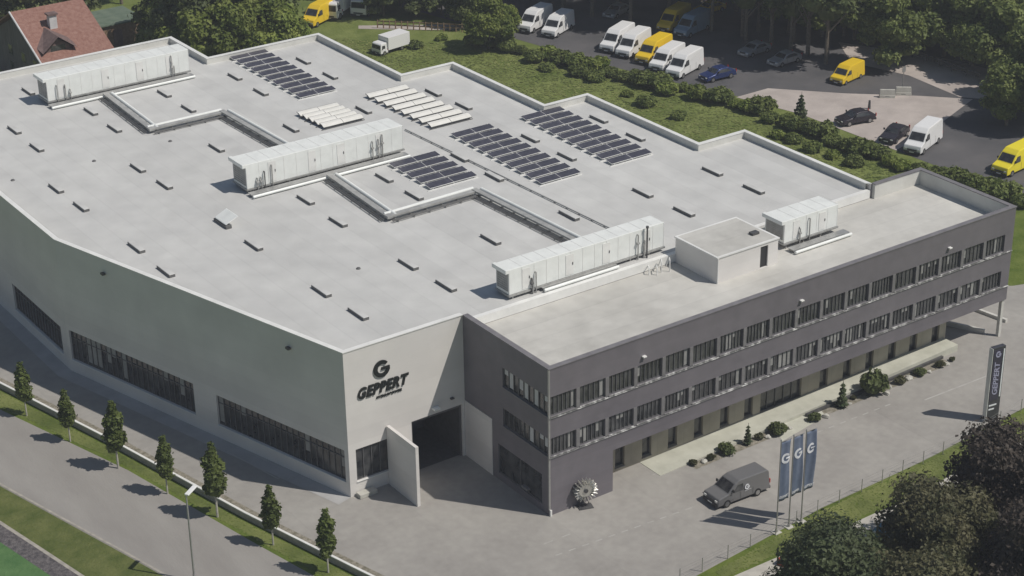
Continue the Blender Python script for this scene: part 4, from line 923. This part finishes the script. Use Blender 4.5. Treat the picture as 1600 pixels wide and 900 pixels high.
# ------------------------------------------------------------------ vehicles
def profile_body(prof, W, zt, inw):
    """side profile (x,z) spanned across the width, leaning in above the height zt"""
    zmax = max(p[1] for p in prof)
    def hw(z): return W/2-(inw*(z-zt)/(zmax-zt) if z > zt else 0)
    return hw
def vehicle(name, prof, W, zt, inw, m, front, rear, sides, wheels, wr, label, cat, group=None, bandz=0.5, lights=(0.62,0.16)):
    u = empty(name, (0,0,-90), 0, label, cat, group); hw = profile_body(prof, W, zt, inw); k = len(prof)
    bm = bmesh.new(); Lv = [bm.verts.new((x, -hw(z), z)) for x,z in prof]; Rv = [bm.verts.new((x, hw(z), z)) for x,z in prof]
    bm.faces.new(Lv); bm.faces.new(Rv[::-1])
    for i in range(k): j = (i+1)%k; bm.faces.new((Lv[j],Lv[i],Rv[i],Rv[j]))
    bmesh.ops.recalc_face_normals(bm, faces=bm.faces); me = D.meshes.new('body'); bm.to_mesh(me); bm.free(); me.materials.append(m)
    body = mkobj('body', me, u); b = body.modifiers.new('bevel','BEVEL'); b.width = 0.07; b.segments = 2; b.limit_method = 'ANGLE'; b.angle_limit = R(20)
    L = max(p[0] for p in prof)
    def across(i, t0, t1, ins, nm, mm, oo=0.012):
        (x0,z0),(x1,z1) = prof[i],prof[i+1]; nx,nz = (z1-z0),-(x1-x0); l = math.hypot(nx,nz); nx,nz = -nx/l,-nz/l
        a = (x0+(x1-x0)*t0, z0+(z1-z0)*t0); c = (x0+(x1-x0)*t1, z0+(z1-z0)*t1)
        q = MB(); w0,w1 = hw(a[1])-ins,hw(c[1])-ins
        q.quad((a[0]+nx*oo,-w0,a[1]+nz*oo),(a[0]+nx*oo,w0,a[1]+nz*oo),(c[0]+nx*oo,w1,c[1]+nz*oo),(c[0]+nx*oo,-w1,c[1]+nz*oo)); return q.build(nm, mm, u)
    across(front[0],front[1],front[2],0.13,'windscreen',MT['glass'])
    if rear: across(rear[0],rear[1],rear[2],0.18,'rear_window',MT['glass'])
    for poly in sides:
        for sgn in (-1,1):
            q = MB(); q.quad(*[(x, sgn*(hw(z)+0.012), z) for x,z in (poly if sgn<0 else poly[::-1])]); q.build('side_window', MT['glass'], u)
    for sgn in (-1,1):
        q = MB(); q.box((-0.03,sgn*(W/2-0.14),lights[0]),(0.06,sgn*(W/2-0.42),lights[0]+lights[1])); q.build('headlight', MT['lampglass'], u, bevel=0.01)
        q = MB(); q.box((L-0.04,sgn*(W/2-0.05),lights[0]+0.15),(L+0.03,sgn*(W/2-0.2),lights[0]+0.5)); q.build('tail_light', MT['taillight'], u)
        q = MB(); x = front_x = prof[front[0]][0]+0.35; z = prof[front[0]][1]+0.12; q.box((x,sgn*(W/2-0.02),z),(x+0.12,sgn*(W/2+0.17),z+0.22)); q.build('mirror', MT['bumper'], u, bevel=0.02)
    q = MB(); q.box((-0.06,-W/2+0.03,0.24),(0.1,W/2-0.03,0.50)); q.build('front_bumper', MT['bumper'] if bandz>0.4 else m, u, bevel=0.03)
    q = MB(); q.box((-0.035,-W/2+0.45,0.55),(0.02,W/2-0.45,0.72)); q.build('grille', MT['bumper'], u)
    q = MB(); q.box((L-0.08,-W/2+0.03,0.28),(L+0.06,W/2-0.03,0.50)); q.build('rear_bumper', MT['bumper'], u, bevel=0.03)
    for xx in (-0.075,L+0.062):
        q = MB(); q.box((xx,-0.26,0.36),(xx+0.012,0.26,0.47)); q.build('number_plate', MT['vwhite'], u)
    for sgn in (-1,1):
        zt_ = prof[front[0]][1]
        for xs in ((L*0.42,L*0.66) if L > 5 else (L*0.40,L*0.62)):
            y = sgn*(W/2+0.004); q = MB(); q.box((xs,y-0.003,0.42),(xs+0.022,y+0.003,min(zt,zt_)+0.02)); q.build('door_seam', MT['bumper'], u)
    for x in wheels:
        for sgn in (-1,1):
            w_ = empty('wheel', (0,0,0)); w_.parent = u
            q = MB(); q.tube((x,sgn*(W/2-0.22),wr),(x,sgn*(W/2+0.015),wr),wr,n=18); t_ = q.build('tyre', MT['tyre'], w_)
            q = MB(); q.tube((x,sgn*(W/2+0.004),wr),(x,sgn*(W/2+0.03),wr),wr*0.6,n=14); q.build('rim', MT['rim'], w_)
    return u
VP = [(0,0.32),(0.0,0.78),(0.12,1.08),(0.85,1.32),(1.62,2.18),(2.15,2.52),(5.6,2.6),(5.85,2.45),(5.9,0.32)]
def van_proto(m, name='parked_van'):
    return vehicle(name, VP, 1.98, 1.2, 0.14, m, (3,0.1,0.9), None, [[(1.15,1.32),(2.3,1.32),(2.3,1.95),(1.72,1.95)]], (0.95,4.75), 0.35, 'x', 'van')
TP = [(0,0.3),(0.0,0.72),(0.1,0.92),(1.02,1.12),(1.78,1.76),(2.2,1.93),(4.95,1.95),(5.15,1.8),(5.22,0.32)]
CPf = [(0,0.28),(0.0,0.62),(0.1,0.76),(1.15,0.92),(1.85,1.36),(2.3,1.44),(3.2,1.40),(3.95,0.98),(4.25,0.92),(4.32,0.3)]
def car_proto(m): return vehicle('parked_car', CPf, 1.78, 0.85, 0.2, m, (3,0.08,0.92), (6,0.1,0.9), [[(1.5,0.95),(3.55,0.95),(3.05,1.3),(2.0,1.3)]], (0.85,3.5), 0.32, 'x', 'car', None, 0.3, (0.55,0.12))
def park(proto, f, r, label, group=None, sc=None, used=True):
    """stand a vehicle with its nose at photo point f and its tail towards r"""
    a = G(*f); b = G(*r); ang = math.atan2(b[1]-a[1], b[0]-a[0]); return put(proto, (a[0],a[1],0), ang, label, group, sc)
vw = van_proto(MT['vwhite']); vy = van_proto(MT['vyellow']); vb = van_proto(MT['vblue']); vy2 = van_proto(MT['vyellow2'])
park(vw,(818,53),(850,36),'farthest white panel van parked at the left end of the lot','white vans by the hedge')
park(vw,(856,60),(886,42),'second white panel van from the far end, beside the farthest one','white vans by the hedge',(0.95,1,0.93))
park(vw,(947,84),(985,62),'white panel van at the left of the middle cluster','white vans by the hedge')
park(vw,(972,92),(1006,72),'white panel van just left of the yellow van','white vans by the hedge')
park(vy,(1002,102),(1040,82),'yellow van squeezed between white vans')
park(vw,(1024,113),(1062,92),'white panel van just right of the yellow van','white vans by the hedge',(0.96,1,0.92))
park(vw,(1050,124),(1090,102),'nearest white panel van of the row, by the hedge end','white vans by the hedge')
park(vy,(1036,52),(1068,34),'yellow van in deep tree shade behind the row')
park(vb,(1062,60),(1102,42),'pale blue van in deep tree shade beside the yellow one')
tr_ = vehicle('parked_van', TP, 1.9, 1.0, 0.17, MT['vgrey'], (3,0.08,0.92), None, [[(1.5,1.12),(2.5,1.12),(2.5,1.62),(1.95,1.62)]], (0.9,3.95), 0.34, 'x', 'van')
g = G(1116,795); a2 = G(1185,772); put(tr_, (10.3,-5.85,0), -0.04, 'dark grey van with white door emblem parked in the front yard', None, 0.94)
emblem(tr_, 2.85, 1.25, 0.24, MT['wletter'], -0.965, 0.02, 'door_emblem')
q = MB()
for i in range(3): q.quad((2.62+i*0.05,-0.972,0.90-0.0),(3.25,-0.972,0.96+i*0.0),(3.25,-0.972,1.0),(2.62+i*0.05,-0.972,0.94)) if i==0 else None
q.build('door_stripe', MT['wletter'], tr_)
vs_ = park(vw,(1424,243),(1472,207),'white panel van alone near the dark office corner')
park(vy2,(1560,276),(1612,252),'bright yellow van at the right edge of the lot')
cd_ = car_proto(MT['cdark']); cb_ = car_proto(MT['cblue']); csv = car_proto(MT['csilver']); cy_ = car_proto(MT['vyellow']); ct = car_proto(MT['cteal'])
park(csv,(1160,90),(1196,78),'silver car in the shade, left of two','silver cars in the shade')
park(csv,(1206,105),(1248,92),'silver car in the shade, right of two','silver cars in the shade')
park(cb_,(1098,128),(1140,118),'dark blue car parked beside the nearest white van')
park(vy,(1306,133),(1352,112),'small yellow van in the shade under the trees',None,(0.8,0.92,0.8))
park(cd_,(1310,196),(1354,188),'dark car on the sunny gravel drive')
park(cd_,(1384,226),(1414,204),'dark car beside the lone white van')
park(csv,(950,30),(975,18),'silver car almost lost in the shade at the top edge')
park(cy_,(1090,24),(1120,16),'dark orange car at the top edge of the lot')
park(ct,(1378,848),(1410,828),'teal car half hidden under the trees at the bottom edge')
# yellow van and white trucks at the top
park(vy,(480,44),(512,28),'yellow delivery van beside the trees at the top edge')
bx = vehicle('box_truck', [(0,0.4),(0,1.2),(0.15,2.2),(0.4,2.4),(1.7,2.45),(1.75,0.9),(1.9,0.9),(1.95,0.4)], 2.2, 1.6, 0.1, MT['vwhite'], (1,0.1,0.85), None, [[(0.4,1.4),(1.2,1.4),(1.2,2.0),(0.45,2.0)]], (1.0,), 0.45, 'x', 'truck')
q = MB(); q.box((1.95,-1.2,0.85),(7.6,1.2,3.4)); q.build('cargo_box', MT['vwhite'], bx, bevel=0.03); q = MB(); q.box((1.9,-0.5,0.5),(7.4,0.5,0.85)); q.build('chassis', MT['dgrey'], bx)
for x in (5.6,):
    for sgn in (-1,1):
        w_ = empty('wheel'); w_.parent = bx; q = MB(); q.tube((x,sgn*0.75,0.45),(x,sgn*1.12,0.45),0.45,n=18); q.build('tyre', MT['tyre'], w_); q = MB(); q.tube((x,sgn*1.11,0.45),(x,sgn*1.13,0.45),0.26,n=14); q.build('rim', MT['rim'], w_)
park(bx,(515,33),(548,10),'white box truck beside the yellow delivery van')
park(bx,(560,28),(590,4),'white box truck farther right at the top edge')
# tipper with light board behind the first roof step
park(bx,(588,86),(640,70),'small white truck half hidden behind the first roof step', sc=(0.62,0.8,0.62))

# ------------------------------------------------------------------ house with red roof, shed
ho = empty('red_roof_house', (5.2,104.7,0), 0, 'house with red tiled gable roof, dormer and chimney in the far left corner', 'house')
Lx, Wy, He, Hr = 9.0, 16.5, 5.0, 8.9
hw_ = MB(); hw_.box((0.6,0.7,0),(Lx-0.5,Wy-0.7,He)); hw_.add([(0.6,0.7,He),(0.6,Wy-0.7,He),(0.6,Wy/2,Hr-0.35),(Lx-0.5,0.7,He),(Lx-0.5,Wy-0.7,He),(Lx-0.5,Wy/2,Hr-0.35)],[(0,2,1),(3,4,5)])
hw_.build('wall', MT['dwood'], ho)
q = MB()
for s in (0,1):
    y0,y1 = (0,Wy/2) if s==0 else (Wy,Wy/2)
    q.add([(0,y0,He-0.2),(Lx,y0,He-0.2),(Lx,y1,Hr),(0,y1,Hr),(0,y0,He),(Lx,y0,He),(Lx,y1,Hr+.2),(0,y1,Hr+.2)],[(0,3,2,1),(4,5,6,7),(0,1,5,4),(1,2,6,5),(3,0,4,7)])
rf = q.build('roof', MT['rtile'], ho)
q = MB(); q.box((3.3,4.6,6.0),(4.2,5.4,8.9)); q.build('chimney', MT['plaster'], rf); q = MB(); q.box((3.15,4.45,8.9),(4.35,5.55,9.1)); q.build('chimney_cap', MT['btile'], rf)
q = MB(); q.add([(2.8,2.0,6.2),(6.6,2.0,6.2),(4.7,1.6,7.7),(4.7,6.0,7.8),(2.4,4.2,6.6),(7.0,4.2,6.6),(2.6,1.4,6.1),(6.8,1.4,6.1)],[(6,2,3,4),(2,7,5,3)]); q.v = [(x-2.0,y-0.7,z-0.25) for x,y,z in q.v]; q.build('dormer_roof', MT['btile'], rf)
q = MB(); q.add([(3.2,2.1,5.6),(6.2,2.1,5.6),(6.2,2.1,6.4),(4.7,2.1,7.4),(3.2,2.1,6.4),(6.2,4.2,6.8),(3.2,4.2,6.8)],[(0,1,2,3,4),(1,5,2),(0,4,6)]); q.v = [(x-2.0,y-0.7,z-0.25) for x,y,z in q.v]; dw = q.build('dormer_wall', MT['btile'], rf)
q = MB(); q.quad((1.8,1.38,5.65),(3.6,1.38,5.65),(3.6,1.38,6.35),(1.8,1.38,6.35)); q.build('dormer_window', MT['glass'], rf)
q = MB(); q.tube((-0.05,0.0,He),(-0.05,Wy/2,Hr+0.2),0.12); q.build('verge_board', MT['plaster'], rf)
for z in (1.0,3.1):
    for y in (3,6.5,10.5):
        q = MB(); q.box((0.55,y,z),(0.59,y+1.2,z+1.3)); f_ = q.build('window', MT['frame'], ho); q = MB(); q.box((0.53,y+.08,z+.08),(0.548,y+1.12,z+1.22)); q.build('pane', MT['glass'], f_)
he = empty('garden_shed', (18.3,119.5,0), 0, 'low shed with flat dark green roof between the red house and trees', 'shed')
q = MB(); q.box((0.3,0.3,0),(6.2,6.3,2.85)); q.build('wall', MT['wood'], he); q = MB(); q.box((0,0,2.85),(6.5,6.6,3.0)); q.build('roof', MT['greenroof'], he)
q = MB(); q.box((2.2,0.24,0),(3.4,0.295,2.1)); q.build('door', MT['btile'], he)

# ------------------------------------------------------------------ flags, pylon, lamp, wheel, fences
rngf = random.Random(4)
for i,(x,l) in enumerate(((11.75,'nearest the grey van'),(12.95,'in the middle of the three'),(14.15,'farthest right of the three'))):
    y = -11.35; u = empty('flagpole', (x,y,0), 0, 'tall pole with dark blue banner flag, '+l, 'flagpole', 'banner flags in the front yard')
    q = MB(); q.tube((0,0,0),(0,0,7.55),0.055,0.04,12); q.tube((0,0,7.55),(0,0,7.65),0.07,0.03,10); q.tube((0,0,0),(0,0,0.25),0.12,0.1,10); q.build('pole', MT['grey'], u)
    q = MB(); q.beam((0,0,7.42),(1.02,0,7.42),0.04,0.04); q.build('arm', MT['grey'], u)
    N = 14; K = 24; v = []; f = []
    def fy(s, t): return 0.06*math.sin(s*7+i*1.7+t*2.2)*(0.25+s)+0.05*math.sin(t*6+i)*s
    for a in range(N+1):
        for b in range(K+1):
            s = a/N; t = b/K; v.append((0.05+s*0.95, fy(s,t), 7.38-t*4.85-0.05*s*math.sin(t*3+i)))
    for a in range(N):
        for b in range(K): f.append((a*(K+1)+b, a*(K+1)+b+1, (a+1)*(K+1)+b+1, (a+1)*(K+1)+b))
    me = D.meshes.new('flag'); me.from_pydata(v,[],f); me.materials.append(MT['flag']); 
    for p in me.polygons: p.use_smooth = True
    fo = mkobj('flag', me, u); sf = fo.modifiers.new('solid','SOLIDIFY'); sf.thickness = 0.012
    em = emblem(fo, 0.53, 5.95, 0.40, MT['wletter'], -0.10, 0.03, 'flag_emblem')
    tm = text_mesh('flag_lettering', 'GEPPERT', MT['wletter'], 0.27, 0.006, 0.2, 0.006, fo, Matrix.Translation((0.52,-0.09,2.85)) @ Matrix.Diagonal((0.85,1,1,1)) @ Matrix.Rotation(R(90),4,'X'))
    for ob in (em, tm):
        for vv in ob.data.vertices:
            s = min(max((vv.co.x-0.05)/1.08,0),1); t = (7.38-vv.co.z)/4.85; vv.co.y = fy(s,t)-0.03+(vv.co.y+0.09)*0.3
    q = MB(); q.box((-0.3,-0.3,0),(0.3,0.3,0.06)); q.build('base', MT['conc'], u)
py = empty('pylon_sign', (36.3,-9.3,0), R(-8), 'tall slim dark pylon sign with vertical lettering at the yard edge', 'pylon sign')
q = MB(); q.box((-0.62,-0.2,0),(0.62,0.2,6.55)); pb_ = q.build('body', MT['pyl'], py, bevel=0.03)
q = MB(); q.box((-0.55,-0.235,1.9),(0.30,-0.203,6.35)); q.build('face_panel', mat('pylon_face',(0.05,0.045,0.075),0.35), pb_)
q = MB(); q.box((0.40,-0.24,2.1),(0.52,-0.203,6.3)); q.build('light_strip', MT['wletter'], pb_)
q = MB(); q.box((-0.66,-0.22,0.0),(-0.622,0.22,6.5)); q.build('edge', MT['coping'], pb_)
text_mesh('lettering', 'GEPPERT', MT['bletter'], 0.72, 0.015, 0.25, 0.012, pb_, Matrix.Translation((-0.10,-0.245,3.75)) @ Matrix.Rotation(R(90),4,'X') @ Matrix.Rotation(R(90),4,'Z'), space=1.0)
emblem(pb_, -0.12, 5.95, 0.26, MT['bletter'], -0.27, 0.03)
for i in range(2):
    q = MB(); q.box((-0.5,-0.222,1.05+i*0.35),(0.05+0.2*i,-0.203,1.17+i*0.35)); q.build('name_plate', MT['wletter'], pb_)
lp = G(297,770,6.9); u = empty('street_lamp', (lp[0]-0.35,lp[1]-0.1,0), 0, 'slender grey lamp post with flat white head beside the road', 'street lamp')
q = MB(); q.tube((0,0,0),(0,0,6.9),0.09,0.055,10); q.tube((0,0,0),(0,0,0.5),0.12,0.11,10); q.build('pole', MT['grey'], u)
q = MB(); q.beam((0.0,-0.05,6.92),(0.95,0.55,7.0),0.34,0.12); q.build('lamp_head', MT['whitep'], u, bevel=0.04)
# turbine wheel leaning at the wall
tw = empty('turbine_wheel', (2.85,-0.55,0), R(-18), 'pale metal turbine wheel with curved buckets at the dark office wall', 'turbine wheel')
c = Vector((0,0,1.45)); q = MB(); q.tube(c+Vector((0,-0.12,0)),c+Vector((0,0.12,0)),0.52,n=28); q.build('disc', MT['steel'], tw, bevel=0.02)
q = MB(); q.tube(c+Vector((0,-0.2,0)),c+Vector((0,-0.121,0)),0.17,n=18); q.build('hub', MT['dgrey'], tw)
for i in range(18):
    a = 2*math.pi*i/18; rv = Vector((math.cos(a),0,math.sin(a))); tv = Vector((-math.sin(a),0,math.cos(a))); q = MB()
    for sgn in (-1,1):
        pts = []
        for k in range(5):
            for j in range(5):
                s = k/4; t = j/4; dep = 0.10*math.sin(s*math.pi)*math.sin(t*math.pi)
                p = c+rv*(0.50+0.42*s)+Vector((0,sgn*(0.02+0.25*t),0))+tv*dep; pts.append(p)
        o_ = len(q.v); q.v += [tuple(p) for p in pts]; q.f += [(o_+k*5+j,o_+k*5+j+1,o_+(k+1)*5+j+1,o_+(k+1)*5+j) for k in range(4) for j in range(4)]
    b_ = q.build('bucket', MT['steel'], tw); sm = b_.modifiers.new('solid','SOLIDIFY'); sm.thickness = 0.03
q = MB(); q.beam((-0.55,0,0.03),(0.55,0,0.03),0.7,0.06); q.beam((-0.4,0.3,0.05),(0,0.3,1.4),0.08,0.08); q.beam((0.4,0.3,0.05),(0,0.3,1.4),0.08,0.08); q.beam((0,0.1,1.45),(0,0.36,1.45),0.12,0.12); q.build('stand', MT['dgrey'], tw)
# wire fence along the front yard: posts and wires
fe = empty('wire_fence', (FEN[1][0],FEN[1][1],0), 0, 'thin wire fence with slim grey posts along the front yard edge', 'fence')
px_ = [(1062,910),(1097,893),(1137,873),(1172,856),(1212,836),(1244,819),(1277,802),(1311,786),(1346,769),(1378,754),(1410,739),(1442,725),(1473,710),(1503,696),(1532,680),(1562,662),(1595,643)]
pts = [G(*a) for a in px_]; ox,oy = FEN[1]
for a in pts:
    q = MB(); q.tube((a[0]-ox,a[1]-oy,0),(a[0]-ox,a[1]-oy,1.15),0.035,n=6); q.build('post', MT['grey'], fe)
q = MB()
for a,b in zip(pts,pts[1:]):
    for z in (0.3,0.6,0.9,1.12): q.tube((a[0]-ox,a[1]-oy,z),(b[0]-ox,b[1]-oy,z),0.007,n=4)
q.build('wire', MT['grey'], fe)
q = MB(); A = G(1219,884); B = G(1262,858); q.beam((A[0],A[1],0.25),(B[0],B[1],0.25),0.4,0.5); ed = q.build('timber_edge', MT['wood']); tag(ed, 'weathered timber beam with red end at the bottom edge by the verge', 'beam')
q = MB(); q.beam((A[0]-0.05,A[1]-0.03,0.26),(A[0]+0.5,A[1]+0.12,0.26),0.44,0.54); q.build('red_end', MT['redwood'], ed)
# wooden fence at the far track, barriers, posts
A = Vector(G(590,44)); B = Vector(G(722,50)); wf = empty('wooden_fence', A, 0, 'low brown wooden fence along the track beyond the first roof step', 'fence')
n_ = 14
for i in range(n_+1): p = (B-A)*(i/n_); q = MB(); q.box((p.x-.06,p.y-.06,0),(p.x+.06,p.y+.06,1.1)); q.build('post', MT['wood'], wf)
q = MB()
for z in (0.5,0.95): q.beam(Vector((0,0,z)),(B-A)+Vector((0,0,z)),0.05,0.16)
q.build('rails', MT['wood'], wf)
def fence_run(a, b, h, label, m):
    A = Vector(G(*a)); B = Vector(G(*b)); u = empty('railing', A, 0, label, 'railing'); n_ = int((B-A).length/2)
    for i in range(n_+1): p = (B-A)*(i/n_); q = MB(); q.box((p.x-.04,p.y-.04,0),(p.x+.04,p.y+.04,h)); q.build('post', m, u)
    q = MB()
    for z in (h*0.5,h): q.beam(Vector((0,0,z)),(B-A)+Vector((0,0,z)),0.06,0.10)
    q.build('rails', m, u)
fence_run((1425,90),(1530,128),1.0,'dark railing along the far side of the sunny road under the trees',MT['dgrey'])
for i,(x,y,l) in enumerate(((1386,152,'left'),(1411,148,'right'))):
    g = G(x,y); u = empty('barrier_block', (g[0],g[1],0), R(-40), f'pale concrete barrier block on the gravel drive, {l} of two', 'barrier', 'concrete barrier blocks')
    q = MB(); q.frust((0,0),0,0.35,0.9,0.35,0.9,0.30); q.frust((0,0),0.35,0.95,0.9,0.22,0.85,0.13); q.build('block', MT['conc'], u, bevel=0.03); q = MB(); q.box((-0.25,-0.26,0.08),(0.25,-0.12-0.21,0.2)); q.build('slot', MT['dgrey'], u)
g = G(1410,142); q = MB(); q.tube((0,0,0),(0,0,3.0),0.05); q.box((-0.25,-0.03,2.3),(0.25,0.03,2.9)); o = q.build('road_sign', MT['grey']); o.location = (g[0],g[1],0); tag(o, 'thin grey post with small plate behind the barrier blocks', 'road sign')
g = G(1358,170); q = MB(); q.tube((0,0,0),(0,0,1.0),0.18,0.12); o = q.build('bollard', MT['dgrey']); o.location = (g[0],g[1],0); tag(o, 'short dark bollard behind the dark car on the gravel drive', 'bollard')
g = G(745,38); q = MB(); q.tube((0,0,0),(0,0,6.0),0.06); o = q.build('pole', MT['palebark']); o.location = (g[0],g[1],0); tag(o, 'thin pale pole at the corner of the lot by the wooden fence', 'pole')
# anything built as a pattern but never placed
for o in list(S.objects):
    if o.parent is None and o.location.z < -40:
        for c_ in list(o.children_recursive): D.objects.remove(c_)
        D.objects.remove(o)

# ------------------------------------------------------------------ the air over the valley
q = MB(); q.box((-140,-150,-1.0),(420,420,80)); hz = q.build('haze', None); hz['kind'] = 'stuff'; hz['label'] = 'thin pale summer haze over the whole site'
hm = D.materials.new('haze'); hm.use_nodes = True; hn = hm.node_tree.nodes; hn.clear(); ho_ = hn.new('ShaderNodeOutputMaterial'); pv = hn.new('ShaderNodeVolumePrincipled')
pv.inputs['Color'].default_value = (0.86,0.9,1.0,1); pv.inputs['Density'].default_value = 0.00036; pv.inputs['Anisotropy'].default_value = 0.0
hm.node_tree.links.new(pv.outputs[0], ho_.inputs['Volume']); hz.data.materials.append(hm)
